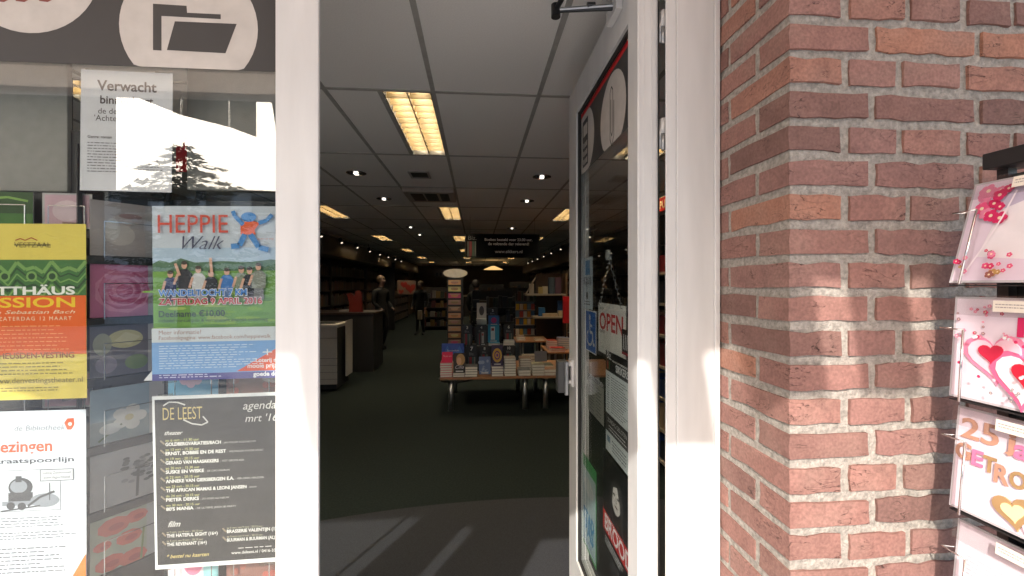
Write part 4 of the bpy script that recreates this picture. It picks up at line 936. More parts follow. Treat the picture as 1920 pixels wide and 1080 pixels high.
# front row
yf = ty + .03
z = stack('thick white paged paperback in the pile at the corner of the low table', 825, 847, 681, yf, TZ, cov(200, 40, 90))
standing('book', 'bright magenta book lying back at the corner of the low table', 'book', 828, 848, 662, 679, yf + .05, lambda s: (s.rect(.02, .02, .98, .98, ink(214, 40, 92)), s.text('Tess en', .5, .5, ink(240, 200, 210), width=.8, align='C', shear=.3)), cov(214, 40, 92), .02, .09)
standing('book', 'large bright blue book standing behind the magenta one', 'book', 828, 870, 645, 664, yf + .26, lambda s: (s.rect(.01, .02, .99, .98, ink(34, 84, 190)), s.poly([(.1, .9), (.25, .2), (.4, .9)], ink(60, 120, 214)), s.poly([(.65, .9), (.8, .2), (.95, .9)], ink(60, 120, 214)), s.text('Sproookjes', .5, .75, ink(220, 226, 236), width=.55, align='C', shear=.2)), cov(34, 84, 190), .02, .05)
stack('book in the short pile under the golden faced novel', 849, 871, 699.5, yf, TZ, cov(60, 40, 30))
def girl(s): s.rect(.02, .01, .98, .99, ink(44, 32, 28)); s.ell(.58, .34, .36, .3, ink(196, 150, 92)); s.ell(.46, .42, .2, .2, ink(226, 180, 138)); s.rect(.05, .62, .95, .99, ink(30, 22, 22)); s.text('Cilia', .5, .8, ink(206, 196, 206), width=.7, align='C', shear=.4); s.rect(.2, .9, .8, .96, ink(220, 220, 214))
standing('book', 'novel with a golden face on its cover at the table front', 'book', 850, 873, 663, 699, yf + .03, girl, cov(44, 32, 28), .025, .05)
stack('white paged book in the pile below number seven', 872, 895, 688, yf, TZ, cov(80, 80, 80))
standing('book', 'grey blue covered book standing at the middle of the table front', 'book', 898, 920, 670, 702, yf + .01, plain(ink(92, 112, 156), ink(140, 156, 186), 3), cov(92, 112, 156), .025, .05)
stack('white paged book in the pile under the purple ringed book', 922, 944, 687, yf, TZ, cov(70, 50, 90))
standing('book', 'dark purple book with golden rings leaning on its pile', 'book', 922, 943, 648, 686, yf + .06, plain(ink(44, 34, 74), ink(200, 160, 70), 1), cov(44, 34, 74), .025, .06)
stack('white paged book in the tall pile below number ten', 946, 967.5, 672, yf, TZ, cov(120, 110, 100))
for nn, lab, p0, p1, q0, q1 in (('7', 'black card reading 7 above the pile right of the golden faced novel', 875, 894, 647, 686), ('8', 'black card reading 8 behind the grey blue book', 900, 917, 649, 672), ('10', 'black card reading 10 above the tall white pile', 945, 964, 648, 671)):
    standing('number_card', lab, 'card', p0, p1, q0, q1 + 14, yf + .28, num(nn), cov(30, 32, 34), .006, .02)
# middle row
for nn, lab, p0, p1, q0, q1 in (('3', 'black card reading 3 next to the dark card tower', 867, 885, 609, 649), ('4', 'black card reading 4 below the white book at the top', 893, 912, 609, 647), ('6', 'black card reading 6 right of the turquoise book', 945, 963, 608, 648)):
    standing('number_card', lab, 'card', p0, p1, q0, q1, Y2 + .12, num(nn), cov(30, 32, 34), .006, .02)
stack('pale book in the flat pile before number six', 944.5, 965, 638.5, Y2 - .01, Z2, cov(150, 150, 150), .11)
stack('pale book under the turquoise cover in the middle row', 916, 937, 643, Y2 - .01, Z2, cov(60, 150, 180), .11)
standing('book', 'turquoise book with a white figure in the middle row', 'book', 915, 936, 609, 642, Y2 + .08, plain(ink(36, 140, 176), ink(206, 220, 226), 2), cov(36, 140, 176), .02, .03)
standing('book', 'dark book with grey photograph leaning before number four', 'book', 900, 912, 620, 648, Y2 + .01, plain(ink(50, 50, 52), ink(150, 148, 146), 2), cov(50, 50, 52), .02, .04)
# top row
stack('white paged book in the pile at the top of the riser', 893.5, 912.5, 598, Y3, Z3, cov(220, 220, 214), .15)
standing('book', 'white book with a small dark figure at the very top of the riser', 'book', 894, 912, 568, 597.5, Y3 + .06, plain(ink(206, 202, 194), ink(84, 82, 80), 0), cov(206, 202, 194), .02, .03)
standing('number_card', 'black rank card numbered 2 at the top of the book table', 'card', 915, 933, 578, 609, Y3 + .12, num('2'), cov(30, 32, 34), .006, .02)
standing('book', 'blue and violet book standing before number two', 'book', 916, 936, 592, 609.5, Y3 + .02, plain(ink(42, 96, 158), ink(170, 60, 120), 0), cov(42, 96, 158), .02, .03)
# second table
stack('black and white photo book lying on the second table front', 972, 995, 694, yf, TZ, cov(70, 70, 72), n=2); stack('white paged book in the back pile on the second table', 975, 996, 672, yf + .24, TZ, cov(110, 90, 80))
stack('white paged book in the square pile at the second table front', 998.5, 1021, 684, yf, TZ, cov(120, 116, 96)); stack('flat book by the second table edge near the door', 1021.5, 1043, 693, yf, TZ, cov(150, 116, 90), n=2)
stack('greenish book in the low rear pile of the second table', 1004, 1038, 685, yf + .25, TZ, cov(74, 84, 74), n=2); stack('wide pale book at the rear of the second table', 980, 1010, 668, yf + .62, TZ, cov(120, 112, 100), n=3)
standing('book', 'plain grey book standing upright on the second table', 'book', 1003, 1026, 659, 678, yf + .5, lambda s: s.rect(.02, .02, .98, .98, ink(128, 124, 130)), cov(120, 118, 124), .02, .04)
# riser-less tables and shelves further in
yq = 7.6; x0, x1 = px(968, yq), px(1030, yq); zt = pz(640, x0, yq)
table('side_table', 'small wooden side table with thin legs behind the book tables', x0, x1, yq, yq + .7, zt, r=.018)
stack('flat magazine on the small side table', 970, 985, 632, yq + .1, zt, cov(130, 110, 100), .25, 2); stack('flat pale booklet on the small side table edge', 1004, 1020, 636, yq + .05, zt, cov(170, 150, 120), .25, 1)
yq2 = 6.75; x0, x1 = px(1028, yq2), px(1090, yq2); zt2 = pz(661, x0, yq2)
table('side_table', 'wooden table with red and blue book piles beside the open door', x0, x1, yq2, yq2 + .8, zt2, r=.02)
stack('red covered book on the table beside the open door', 1033, 1060, 653, yq2 + .03, zt2, cov(176, 40, 34), .2, 2); stack('pale paged book behind the red ones', 1027, 1045, 639, yq2 + .35, zt2, cov(170, 60, 40), .2, 4); stack('grey blue book in the pile beside the open door', 1047, 1068, 634, yq2 + .35, zt2, cov(110, 122, 150), .2, 6)
# leaflet rack
yr = 8.4; x0, x1 = px(967, yr), px(1003, yr)
t = thing('leaflet_rack', 'clear leaflet rack with yellow and blue booklets behind the side table', 'rack', (x0, yr, 0))
box('back_panel', (x0, x1, yr + .1, yr + .115, 0, pz(566, x0, yr)), pm('blue_grey_panel', (.07, .10, .13), .5), t)
for q in (578, 592, 606, 625): box('tray', (x0, x1, yr, yr + .099, pz(q + 4, x0, yr), pz(q + 3, x0, yr)), SHELFW, t)
cs = [(214, 176, 60), (206, 190, 170), (196, 150, 60), (90, 120, 140), (170, 70, 60), (210, 206, 196), (190, 130, 60), (70, 100, 130)]
k = 0
for q in (578, 592, 606, 625):
    for j in range(5):
        a = x0 + (x1 - x0) * (j + .08) / 5; b = x0 + (x1 - x0) * (j + .92) / 5
        tag(box('booklet', (a, b, yr + .03, yr + .045, pz(q + 3, x0, yr) + .0005, pz(q - 8, x0, yr)), ink(*cs[(k * 3 + j) % 8])), 'small booklet, %s along the %s tray of the clear leaflet rack' % (ORD[j], ORD[k]), 'booklet', 'booklets in the leaflet rack')
    k += 1
# shelf unit with pale sloped shelf
yh = 8.0
x0, x1 = px(985, yh), px(1064, yh)
t = thing('bookcase', 'tall open bookcase with a pale sloping top shelf behind the tables', 'bookcase', (x0, yh, 0))
box('side_panel', (x1 - .03, x1, yh, yh + .35, 0, pz(512, x0, yh)), pm('tan_board', (.22, .13, .07), .6), t); box('back_panel', (px(1010, yh), x1 - .031, yh + .33, yh + .35, 0, pz(512, x0, yh)), pm('brown_back', (.07, .045, .03), .7), t)
for q, a in ((551, 985), (594, 1000)): box('shelf', (px(a, yh), x1 - .032, yh - .02, yh + .328, pz(q, x0, yh) - .03, pz(q, x0, yh)), SHELFW, t)
sh1, sh2 = pz(551, x0, yh), pz(594, x0, yh)
sp_ = MB(); a0 = Vector((px(986, yh), yh - .018, sh1)); a1 = Vector((px(1004, yh), yh - .018, pz(520, x0, yh))); sp_.tube(a0, a1, .012, SHELFW, 6); sp_.build('sloping_arm', t)
for p0, p1, q0, z0, c, lab in ((993, 1001, 532, sh1, (170, 156, 140), 'pale slanted book on the bookcase top shelf'), (1010, 1018, 538, sh1, (196, 170, 110), 'gold edged box on the bookcase top shelf'), (1018, 1027, 537, sh1, (206, 192, 160), 'cream box on the bookcase top shelf'), (1029, 1040, 520, sh1, (70, 84, 96), 'blue grey picture box on the bookcase top shelf'), (1041, 1052, 520, sh1, (96, 70, 84), 'mauve picture box on the bookcase top shelf'),
                               (1010, 1022, 577, sh2, (40, 90, 140), 'blue box on the middle bookcase shelf'), (1018, 1046, 588, sh2, (196, 172, 140), 'long pale box on the middle bookcase shelf'), (1046, 1055, 564, sh2, (50, 80, 120), 'tall dark blue book on the middle bookcase shelf'), (1047, 1056, 583, sh2, (190, 170, 140), 'square cream box on the middle bookcase shelf')):
    yy = yh + (.14 if c[2] in (140, 120) and q0 < 580 and z0 == sh2 else .02)
    tag(box('boxed_item', (px(p0, yy), px(p1, yy), yy, yy + .09, z0 + .0005, pz(q0, x0, yy)), ink(*c), None, .003), lab, 'box')
rd = MB(); xx = px(1056, 7.2); rd.box(xx, xx + .12, 7.2, 7.24, pz(606, xx, 7.2), pz(556, xx, 7.2), ink(190, 24, 34)); rd = rd.build('red_board'); tag(rd, 'bright red board beside the open door edge', 'board'); box('post', (xx + .04, xx + .06, 7.241, 7.26, 0, pz(560, xx, 7.2)), BLACKM, rd)

# spinner of small cards
yc = 7.1; xa, xb = px(838, yc), px(868, yc); xm = (xa + xb) / 2
t = thing('card_spinner', 'dark tower of small greeting cards with a white oval header', 'card spinner', (xm, yc, 0))
box('tower', (xa, xb, yc, yc + .24, .12, pz(521, xa, yc)), cu_dark, t); MB().lathe([(.28, 0), (.28, .03), (.05, .06), (.05, .12)], xm, yc + .12, BLACKM, 20).build('base', t)
hd = MB(); zc = pz(512, xm, yc); hd.add([(xm + .2 * math.cos(a), yc + dy, zc + .075 * math.sin(a)) for dy in (.1, .12) for a in [2 * math.pi * i / 28 for i in range(28)]], [tuple(range(28)), tuple(range(55, 27, -1))] + [(i, 28 + i, 28 + (i + 1) % 28, (i + 1) % 28) for i in range(28)], pm('oval_header', (.55, .52, .48), .6)); hd.build('header', t)
cc = [(206, 160, 120), (196, 190, 130), (206, 90, 130), (170, 130, 120), (150, 120, 100), (206, 150, 110), (150, 130, 100), (196, 160, 130), (176, 130, 90), (170, 130, 120)]
for i in range(10):
    q = 525 + i * 12.4; x_a, x_b = px(840.5, yc), px(864, yc)
    s = Sheet('greeting_card', 'small landscape card in the dark card tower, %s from its top' % (ORD + ['seventh', 'eighth', 'ninth', 'tenth'])[i], 'card', (x_a, yc - .004, pz(q, xm, yc)), EX, -EZ, -EY, x_b - x_a, pz(q, xm, yc) - pz(q + 9, xm, yc), ink(*cc[i]), .003, 'cards in the dark tower'); s.ell(.5, .5, .3, .3, ink(*cc[(i + 3) % 10])); s.rect(.1, .15, .9, .3, ink(190, 176, 150)); s.done()
    box('wire_pocket', (xa + .005, xb - .005, yc - .014, yc - .001, pz(q + 9, xm, yc) - .008, pz(q + 9, xm, yc) - .001), BLACKM, t)
# copier
yk = 6.55; x1 = px(632, yk); x0 = x1 - .62
t = thing('photocopier', 'beige photocopier with paper drawers standing left inside the shop', 'photocopier', (x0, yk, 0))
zt = pz(612, x1, yk)
box('body', (x0, x1 - .012, yk + .01, yk + .62, .03, zt - .02), pm('copier_dark', (.02, .02, .022), .5), t)
dz = [pz(q, x1, yk) for q in (721, 711, 698, 685, 672, 634, 613)]
for a, b in zip(dz, dz[1:]): box('drawer_front', (x0, x1, yk - .01, yk + .0095, a + .004, b - .003), COPIER, t, .003)
lid = box('top_panel', (x0 - .01, x1 + .02, yk - .02, yk + .60, zt - .0195, zt + .03), COPIER, t, .006); box('glass_bed', (x0 + .05, x1 - .07, yk + .04, yk + .5, zt + .0302, zt + .034), BLACK, t)
box('side_door', (x1 + .03, x1 + .05, yk + .3, yk + .62, .16, zt + .06), COPIER, t, .004)
# counter with orange display
yn = 8.0; x0, x1 = px(640, yn), px(700, yn); zt = pz(586, x0, yn)
t = thing('counter', 'dark sales counter behind the photocopier', 'counter', (x0, yn, 0)); box('body', (x0 - 1.2, x1, yn, yn + .8, 0, zt - .04), DKW, t); box('worktop', (x0 - 1.22, x1 + .03, yn - .03, yn + .82, zt - .0395, zt), pm('counter_top', (.05, .03, .022), .4), t, .005)
oc = MB(); pts = [(650, 551), (658, 549), (664, 556), (667, 546), (673, 544), (678, 550), (678, 562), (680, 585), (654, 585), (655, 568)]
f = [(px(a, yn + .1), pz(b, px(665, yn), yn + .1)) for a, b in pts]; k = len(f)
oc.add([(x, yn + .1, z) for x, z in f] + [(x, yn + .16, z) for x, z in f], [tuple(range(k))[::-1], tuple(range(k, 2 * k))] + [(i, (i + 1) % k, k + (i + 1) % k, k + i) for i in range(k)], ink(120, 36, 18))
tag(oc.build('display_box'), 'orange cut out cardboard display standing on the dark counter', 'display'); 
tag(box('paper_tray', (px(636, yn + .3), px(653, yn + .3), yn + .3, yn + .5, zt + .0005, zt + .03), COPIER, None, .004), 'flat beige paper tray left of the orange display on the counter', 'tray')

# side shelving, back wall shelving: uprights and boards built, far books as one mass each
BOOKC = [ink(*(int(v * .42) for v in c)) for c in ((130, 40, 36), (40, 60, 100), (190, 170, 130), (60, 84, 66), (170, 110, 50), (90, 50, 80), (206, 200, 190), (40, 40, 44), (150, 60, 40), (110, 120, 130), (196, 150, 60), (80, 60, 44))]  # book colours scaled down to carry the dimness deep in the shop
def bookcase(label, x, y0, y1, side, zt=2.15, n=6, blue=False):
    t = thing('wall_shelving', label, 'shelving', (x, y0, 0)); d = .32; xi = x + side * d; a, b = min(x, xi), max(x, xi)
    for yy in (y0, y1 - .03): box('side_panel', (a, b, yy, yy + .03, 0, zt), DKW, t)
    bk = MB(); rg = random.Random(int(y0 * 10) + (5 if side > 0 else 0))
    for i in range(n):
        z = .12 + (zt - .15) * i / n
        box('shelf', (a + .002, b, y0 + .031, y1 - .031, z - .022, z), DKW if not blue else SHELFW, t)
        yy = y0 + .035; hh = (zt - .15) / n - .07
        while yy < y1 - .08:
            w = rg.uniform(.02, .05) if not blue else rg.uniform(.16, .22); h = hh * rg.uniform(.7, 1); dd = rg.uniform(.16, .24)
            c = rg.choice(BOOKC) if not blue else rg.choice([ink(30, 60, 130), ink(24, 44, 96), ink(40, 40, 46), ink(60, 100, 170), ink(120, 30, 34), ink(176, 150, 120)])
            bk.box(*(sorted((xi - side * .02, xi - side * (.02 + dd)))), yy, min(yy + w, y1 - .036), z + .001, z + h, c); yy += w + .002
    tag(bk.build('book_row', t), None, None, None, 'stuff'); return t
for i, (a, b) in enumerate(((4.0, 5.95), (6.0, 7.95), (8.0, 9.95), (10.0, 13.0), (13.1, 17.0), (17.1, 21.0))):
    bookcase('dark bookshelves along the copier side wall, %s bay from the window' % ORD[i], XL + .003, a, b, 1)
for i, (a, b) in enumerate(((6.0, 7.95), (8.0, 9.95), (10.0, 13.0), (13.1, 17.0), (17.1, 21.0))):
    bookcase('dark bookshelves along the wall behind the open door, %s bay' % ORD[i + 1], XR - .003, a, b, -1)
bookcase('magazine shelves with blue covers seen through the open door pane', px(1225, 2.9) + .62, 2.0, 4.2, -1, 1.98, 7, True)
# red PU sign above the magazines
xs_ = px(1225, 2.9) + .29
s = Sheet('shelf_sign', 'red sign with cream letters above the magazine shelves, seen through the door gap', 'sign', (xs_, py_on_x(1236, xs_), pz(368, xs_, py_on_x(1244, xs_))), -EY, -EZ, -EX, .30, .115, ink(200, 46, 36), .006); s.rect(0, 0, 1, .06, ink(230, 200, 150)); s.text('PU', .04, .82, ink(236, 220, 160), cap=.55, bold=.03); s.done()
t = thing('low_cabinet', 'dark low cabinet against the back of the shop', 'cabinet', (-1, 20, 0)); box('body', (-2.5, 2.2, 21.5, 22, 0, 1.0), DKW, t); box('top', (-2.52, 2.22, 21.46, 22.02, 1.001, 1.03), SHELFW, t)
# free standing gondolas with goods half way in
rg = random.Random(21)
gl = [(-.1, 9.3, .9, 1.45), (1.5, 10.2, .9, 1.6), (.6, 12.0, 1.2, 1.5), (-1.9, 15.0, 1.2, 1.5), (1.9, 13.5, 1.2, 1.7), (-.3, 17.5, 1.4, 1.6), (1.4, 17.8, 1.4, 1.7)]
gn = ['behind the dark card tower', 'behind the bookcase beside the open door', 'midway down the shop', 'deep in the shop beyond the counter', 'deep in the shop beside the wall shelves', 'near the back in the middle aisle', 'near the back by the wall shelves']
for (gx, gy, w, h), lab in zip(gl, gn):
    t = thing('display_gondola', 'dark free standing shelf unit ' + lab, 'shelf unit', (gx, gy, 0)); box('core', (gx, gx + w, gy + .28, gy + .32, 0, h), DKW, t)
    g_ = MB()
    for i in range(4):
        z = .15 + (h - .2) * i / 4; box('shelf', (gx, gx + w, gy, gy + .279, z - .02, z), DKW, t); x = gx + .01
        while x < gx + w - .06:
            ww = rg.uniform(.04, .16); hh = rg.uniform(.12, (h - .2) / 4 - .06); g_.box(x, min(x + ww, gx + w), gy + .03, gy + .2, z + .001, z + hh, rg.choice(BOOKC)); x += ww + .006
    tag(g_.build('goods', t), None, None, None, 'stuff')
# wall pictures and red heart poster
def far_sheet(name, label, cat, p0, p1, q0, q1, y, base, fn=None):
    x0, x1 = px(p0, y), px(p1, y); s = Sheet(name, label, cat, (x0, y, pz(q0, x0, y)), EX, -EZ, -EY, x1 - x0, pz(q0, x0, y) - pz(q1, x0, y), base, .02, step=.001)
    if fn: fn(s)
    return s.done()
yy = 15.2
far_sheet('framed_picture', 'small greenish framed picture nearest the copier on the far partition', 'picture', 678, 689, 500, 514, yy, ink(120, 110, 60), lambda s: s.circ(.5, .5, .3, ink(150, 130, 70)))
far_sheet('framed_picture', 'narrow greenish framed picture in the middle of the far trio', 'picture', 691, 696, 502, 515, yy, ink(110, 112, 60)); far_sheet('framed_picture', 'pale green framed picture at the end of the far trio', 'picture', 698, 708, 503, 517, yy, ink(140, 160, 100))
far_sheet('heart_poster', 'white poster with red hearts hanging far down the shop', 'poster', 745, 780, 526, 552, 14.3, ink(110, 92, 80), lambda s: (s.heart(.35, .3, .2, ink(130, 26, 20)), s.heart(.7, .55, .3, ink(126, 32, 20)), s.heart(.2, .8, .15, ink(130, 40, 26))))
far_sheet('partition', 'dark partition panel carrying three small pictures far down the shop', 'partition', 655, 740, 492, 690, 15.24, DKW)
far_sheet('brand_board', 'pale board with small dark figures behind the card tower', 'board', 813, 846, 504, 520, 12.5, ink(120, 104, 90), lambda s: [s.ell(u, .65, .07, .22, ink(60, 50, 46)) for u in (.2, .4, .6)])
bx = px(925, 19); tag(MB().lathe([(.0, 2.42), (.1, 2.40), (.42, 2.26), (.43, 2.25), (.40, 2.255), (0, 2.36)], bx, 19, emit('pendant_glow', (1, .6, .22), .35), 22).build('pendant_lamp', None, True), 'warm glowing round pendant lamp deep in the shop', 'pendant lamp')
# track lights
for nm, xw, ya_, yb_2, n in (('copier side', -2.9, 6.6, 17, 9), ('open door side', 2.15, 7.5, 18, 8)):
    t = thing('track_light', 'white ceiling track with small spot lamps on the %s of the shop' % nm, 'track light', (xw, ya_, CEIL)); box('rail', (xw - .02, xw + .02, ya_, yb_2, CEIL - .10, CEIL - .07), pm('track_white', (.5, .46, .42), .5), t)
    hg = MB()
    for yy in (ya_ + .2, (ya_ + yb_2) / 2, yb_2 - .2): hg.tube((xw, yy, CEIL - .0705), (xw, yy, CEIL - .006), .006, BLACKM, 6)
    hg.build('hanger', t)
    for i in range(n):
        yy = ya_ + .4 + (yb_2 - ya_ - .8) * i / (n - 1); sp2 = MB().tube((xw, yy, CEIL - .101), (xw + (.05 if xw < 0 else -.05), yy - .04, CEIL - .2), .035, BLACKM, 12).build('spot_lamp', t)
        MB().tube((xw + (.051 if xw < 0 else -.051), yy - .041, CEIL - .201), (xw + (.053 if xw < 0 else -.053), yy - .042, CEIL - .205), .02, emit('track_bulb', (1., .85, .62), .7), 10).build('bulb', sp2)
# soffits
for nm, a in (('soffit_left', (XL + .33, -2.95, 8.5, 22, 2.18, CEIL - .11)), ('soffit_right', (2.35, XR - .33, 8.5, 22, 2.18, CEIL - .11))): tag(box(nm, a, PLASTER), None, None, None, 'structure')

# people deep in the shop
def person(label, x, y, h, face, top, low, hair, arms=0.):
    k = h / 1.75; V, E, Rr = [], [], []
    def v(p, r, par=None):
        V.append(Vector(p) * k); Rr.append(r * k)
        if par is not None: E.append((par, len(V) - 1))
        return len(V) - 1
    pel = v((0, 0, .95), .15); wa = v((0, 0, 1.10), .135, pel); chs = v((0, .01, 1.30), .16, wa); nb = v((0, .01, 1.46), .075, chs); nk = v((0, -.01, 1.53), .055, nb); hd_ = v((0, -.02, 1.62), .085, nk); ht = v((0, -.015, 1.69), .07, hd_)
    for sd in (-1, 1):
        hp = v((sd * .09, 0, .88), .105, pel); kn = v((sd * .10, -.02 - .03 * sd, .50), .068, hp); an = v((sd * .10, .02 + .05 * sd, .09), .045, kn); v((sd * .11, -.12 + .05 * sd, .04), .036, an)
        sh = v((sd * .19, .01, 1.40), .065, chs); el = v((sd * .25, .02, 1.13), .048, sh); wrr = v((sd * (.24 - arms * .1), -.10 - arms * .16, .92 + arms * .16), .034, el); hn = v((sd * (.23 - arms * .1), -.14 - arms * .2, .85 + arms * .2), .030, wrr)
    me = bpy.data.meshes.new('person_rig'); me.from_pydata(V, E, []); o = bpy.data.objects.new('person_rig', me); COL.objects.link(o)
    m = o.modifiers.new('skin', 'SKIN'); me.skin_vertices or bpy.context.view_layer.update()
    lay = me.skin_vertices[0] if me.skin_vertices else None
    if lay:
        for i, r in enumerate(Rr): lay.data[i].radius = (r, r * (.72 if i in (0, 1, 2) else 1)); lay.data[i].use_root = i == 0
    o.modifiers.new('sub', 'SUBSURF').levels = 2
    dg = bpy.context.evaluated_depsgraph_get(); dg.update(); bm_ = bpy.data.meshes.new_from_object(o.evaluated_get(dg)); bpy.data.objects.remove(o); bpy.data.meshes.remove(me)
    SKIN = pm('skin_tone', (.20, .115, .085), .7)
    for m_ in (pm('cloth_%d_%d_%d' % top, tuple(lin(c) for c in top), .9), pm('cloth_%d_%d_%d' % low, tuple(lin(c) for c in low), .9), SKIN): bm_.materials.append(m_)
    for p in bm_.polygons:
        z = p.center.z / k; p.use_smooth = True; p.material_index = 2 if z > 1.49 or (abs(p.center.x) > .17 * k and z < .93 + .16 * arms and z > .7) else (1 if z < .95 else 0)
    p_ = bpy.data.objects.new('person', bm_); COL.objects.link(p_); p_.location = (x, y, 0); p_.rotation_euler[2] = face; tag(p_, label, 'person')
    hr = MB(); prof = [(0, 1.765), (.05, 1.755), (.085, 1.72), (.098, 1.66), (.09, 1.60), (.07, 1.56)]
    hr.lathe([(r * k, z * k) for r, z in prof], 0, .022 * k, pm('hair_%d_%d_%d' % hair, tuple(lin(c) for c in hair), .7), 16)
    hr = hr.build('hair', None, True); hr.parent = p_
    fc = MB(); 
    for sd in (-1, 1): fc.lathe([(0, .008), (.009, 0), (0, -.008)], sd * .032, 0, BLACK, 8)
    fc.v = [(a * k, (b - .1) * k, (c + 1.635) * k) for a, b, c in fc.v]; fc.add([(-.012 * k, -.1 * k, 1.60 * k), (.012 * k, -.1 * k, 1.60 * k), (0, -.128 * k, 1.595 * k), (0, -.1 * k, 1.64 * k)], [(0, 1, 2), (0, 2, 3), (2, 1, 3)], SKIN); fc = fc.build('face'); fc.parent = p_
y1 = 10.6; person('person in dark coat standing by the counter, fair hair', px(715, y1), y1, 1.80, R(60), (20, 20, 22), (16, 16, 18), (74, 56, 40), .4)
y1 = 13.6; person('person in black carrying a pale bag in the far aisle', px(788, y1), y1, 1.68, R(-20), (18, 18, 20), (16, 16, 20), (40, 28, 22))
tag(box('carrier_bag', (px(783, 13.3), px(791, 13.3), 13.28, 13.40, .52, .80), ink(150, 140, 124), None, .01), 'pale carrier bag held by the person in the far aisle', 'bag')
y1 = 11.0; person('person in dark clothes seen behind the card tower', px(893, y1), y1, 1.70, R(150), (18, 20, 18), (14, 14, 16), (30, 22, 18))

# ================================================================== across the street, behind the camera (seen mirrored in the window)
CREAM = bpy.data.materials.new('awning_fabric'); CREAM.use_nodes = True; t_ = CREAM.node_tree; b_ = t_.nodes['Principled BSDF']; b_.inputs['Base Color'].default_value = (.60, .50, .42, 1); b_.inputs['Roughness'].default_value = .9
tl = t_.nodes.new('ShaderNodeBsdfTranslucent'); tl.inputs[0].default_value = (.80, .66, .54, 1); mx_ = t_.nodes.new('ShaderNodeMixShader'); mx_.inputs[0].default_value = .55
t_.links.new(b_.outputs[0], mx_.inputs[1]); t_.links.new(tl.outputs[0], mx_.inputs[2]); t_.links.new(mx_.outputs[0], t_.nodes['Material Output'].inputs[0])
VM = 2 * (YD + .03); AY = -.75; AZ = 1.628 + SUN_Z * (YF - AY)
aw = thing('shop_awning', 'beige fabric awning stretched out over the shop entrance', 'awning', (0, YF, 3.4)); AX0, AX1 = -3.6, 1.9
a_ = MB(); NS = 24
for i in range(NS): xa, xb = AX0 + (AX1 - AX0) * i / NS, AX0 + (AX1 - AX0) * (i + 1) / NS; a_.add([(xa, AY, AZ), (xb, AY, AZ), (xb, YF - .01, 3.42), (xa, YF - .01, 3.42)], [(0, 1, 2, 3)], CREAM)
a_.build('fabric', aw); MB().tube((AX0, AY, AZ), (AX1, AY, AZ), .028, WHITE, 12).build('front_bar', aw)
box('cassette', (AX0, AX1, YF - .14, YF - .02, 3.44, 3.56), WHITE, aw, .01)
for x in (AX0 + .3, AX1 - .3): MB().path([Vector((x, YF - .05, 3.36)), Vector((x + (.35 if x < 0 else -.35), (AY + YF) / 2, (AZ + 3.3) / 2 - .05)), Vector((x, AY, AZ - .03))], .02, WHITE, 8).build('folding_arm', aw)
# hanging valance flaps; the sun slips between them
FLAP = pm('valance_cloth', (.10, .085, .075), .9)
def flap(x0, x1, drop, sl=0.):
    m = MB(); m.add([(x0, AY, AZ - .028), (x1, AY, AZ - .028), (x1 + sl, AY, AZ - drop), (x0 + sl, AY, AZ - drop), (x0, AY + .002, AZ - .028), (x1, AY + .002, AZ - .028), (x1 + sl, AY + .002, AZ - drop), (x0 + sl, AY + .002, AZ - drop)], [(0, 1, 2, 3), (7, 6, 5, 4), (0, 4, 5, 1), (1, 5, 6, 2), (2, 6, 7, 3), (3, 7, 4, 0)], FLAP); return m.build('valance_flap', aw)
def back(p, y): return px(p, y) - SUN_S * (y - AY)   # where the sun ray through a wall point crosses the valance
gaps = sorted([(back(516, YD) - .05, back(551, YD)), (back(1180, LY0), back(1214, LY0)), (back(1318, YD), back(1352, YD) + .03), (back(1524, YF), back(1586, YF)), (back(1700, YF), back(1745, YF))])
x = back(516, YD) - .05; D_ = .276
VA = VM - AY                                         # the valance as the window mirrors it
for a, b, d0, d1 in ((px(262, VA), px(340, VA), .03, .13), (px(341, VA), px(430, VA), .13, .20), (px(431, VA), x - .001, .20, .26)):
    m = MB(); m.add([(a, AY, AZ - .028), (b, AY, AZ - .028), (b, AY, AZ - d1), (a, AY, AZ - d0), (a, AY + .002, AZ - .028), (b, AY + .002, AZ - .028), (b, AY + .002, AZ - d1), (a, AY + .002, AZ - d0)], [(0, 1, 2, 3), (7, 6, 5, 4), (0, 4, 5, 1), (1, 5, 6, 2), (2, 6, 7, 3), (3, 7, 4, 0)], FLAP); m.build('valance_flap', aw)
for ga, gb in gaps + [(AX1, AX1)]:
    a = max(x, AX0)
    while ga - a > .02:
        e = ga if ga - a < .75 else a + .6
        flap(a + .001, e - .001, D_, .038); a = e
    x = gb
tri = [(back(p, YD), pz(q, px(p, YD), YD) + SUN_Z * (YD - AY)) for p, q in ((1296, 580), (1368, 580), (1360, 622), (1302, 700))]
m = MB(); m.add([(x, AY + .004, z) for x, z in tri] + [(x, AY + .006, z) for x, z in tri], [(0, 1, 2, 3), (7, 6, 5, 4), (0, 4, 5, 1), (1, 5, 6, 2), (2, 6, 7, 3), (3, 7, 4, 0)], FLAP); m.build('valance_flap', aw)  # extra unseen flap, added so its shadow slants across the right post
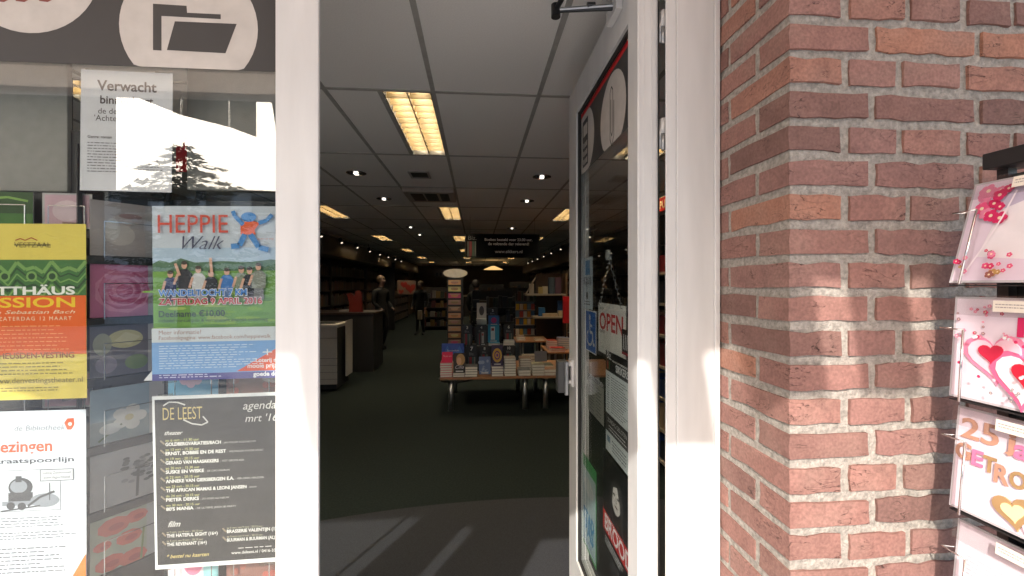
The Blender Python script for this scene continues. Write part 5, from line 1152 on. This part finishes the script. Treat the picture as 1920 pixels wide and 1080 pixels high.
# opposite house, dark house front added for the reflection, conifer
HW = pm('white_render', (.90, .89, .88), .85, vary=.05, scale=2); RT = pm('grey_roof_tiles', (.10, .09, .09), .8, vary=.2); PN = pm('dark_pane', (.03, .035, .04), .1)
def house(label, x0, x1, y0, y1, he, hr, rects, HW=HW):
    flat = hr is None; hr = he + .02 if flat else hr
    t = thing('house', label, 'house', (x0, y1, 0)); w = MB(); xm = (x0 + x1) / 2
    w.box(x0, x1, y0, y1, -.03, he, HW); w.add([(x0, y1, he), (x1, y1, he), (xm, y1, hr), (x0, y0, he), (x1, y0, he), (xm, y0, hr)], [(0, 1, 2), (5, 4, 3)], HW); w.build('wall', t)
    r = MB(); r.add([(x0 - .3, y1 + .3, he - .05), (xm, y1 + .3, hr + .1), (xm, y0 - .3, hr + .1), (x0 - .3, y0 - .3, he - .05), (x1 + .3, y1 + .3, he - .05), (x1 + .3, y0 - .3, he - .05)], [(0, 1, 2, 3), (1, 4, 5, 2)], RT); r.build('roof', t)
    for a, b, c, d in rects:
        f = box('window', (a, b, y1 + .003, y1 + .05, c, d), WHITE, t); box('pane', (a + .07, b - .07, y1 + .051, y1 + .06, c + .07, d - .07), PN, f); box('sill', (a - .05, b + .05, y1 + .004, y1 + .12, c - .06, c - .001), RT, f)
def mir(p, vy): return px(p, vy)                     # a point of the window picture, mirrored out into the street
vy = 19.0; yo = VM - vy
hx0, hx1 = mir(196, vy), mir(640, vy)
house('white rendered house across the street mirrored in the shop window', hx0, hx1, yo - 8, yo, pz(358, hx0, vy), None, [(mir(a, vy), mir(b, vy), pz(q1, mir(a, vy), vy), pz(q0, mir(a, vy), vy)) for a, b, q0, q1 in ((226, 282, 366, 402), (306, 336, 366, 402), (385, 437, 366, 402), (470, 522, 366, 402), (556, 610, 366, 402), (383, 440, 412, 480), (300, 345, 412, 480), (220, 275, 412, 480))])
DKB = pm('dark_brown_brick', (.10, .055, .042), .9, vary=.3, scale=3)
house('dark brick house front added to darken one side of the window reflection', hx0 - 14, hx0 - .02, yo - .6, yo + 1, 11.2, 14.6, [(hx0 - 11, hx0 - 9.4, 2.6, 4.2), (hx0 - 6, hx0 - 4.4, 2.6, 4.2)], DKB)  # shallow house front, added to keep bright sky out of the mirrored view
house('white terraced house opposite the brick wall', hx1 + .6, hx1 + 12, yo - 8, yo, 8.2, 11.4, [(hx1 + 2 + 2.5 * i, hx1 + 3.4 + 2.5 * i, 5, 6.7) for i in range(3)])
vt = 13.0; tx, ty_ = mir(345, vt), VM - vt; top_z = pz(268, tx, vt)
tr = thing('conifer_tree', 'dark conifer with drooping layered branches mirrored in the shop window', 'tree', (tx, ty_, 0))
MB().tube((tx, ty_, -.03), (tx, ty_, top_z), .17, pm('bark', (.09, .065, .05), .95, vary=.4), 10, .02).build('trunk', tr)
cr = MB(); NEED = pm('conifer_needles', (.035, .055, .035), .8, vary=.4); rg = random.Random(9)
for i in range(120):
    f_ = (i + rg.random()) / 120; z0 = top_z - .1 - f_ * (top_z - 1.3); L = (.22 + 3.4 * f_ ** .66) * rg.uniform(.55, 1.1); a = rg.uniform(0, 6.283)
    for j in range(int(12 + L * 34)):
        g = rg.random() ** .7; r = L * g; z = z0 - .28 * r + .12 * r * r + rg.uniform(-.04, .04); w = .16 * (1.1 - g) + .03; da = rg.uniform(-1, 1) * w * 1.6
        X, Y = tx + math.cos(a) * r - math.sin(a) * da, ty_ + math.sin(a) * r + math.cos(a) * da; q = .07 + .05 * rg.random(); th = a + rg.uniform(-.9, .9)
        d1 = Vector((math.cos(th) * q, math.sin(th) * q, rg.uniform(-.05, .02))); d2 = Vector((-math.sin(th) * q * .3, math.cos(th) * q * .3, rg.uniform(-.02, .03)))
        p = Vector((X, Y, z)); cr.add([p - d1 - d2, p + d1 - d2 * .3, p + d1 + d2 * .3, p - d1 + d2], [(0, 1, 2, 3)], NEED)
cr.build('crown', tr)
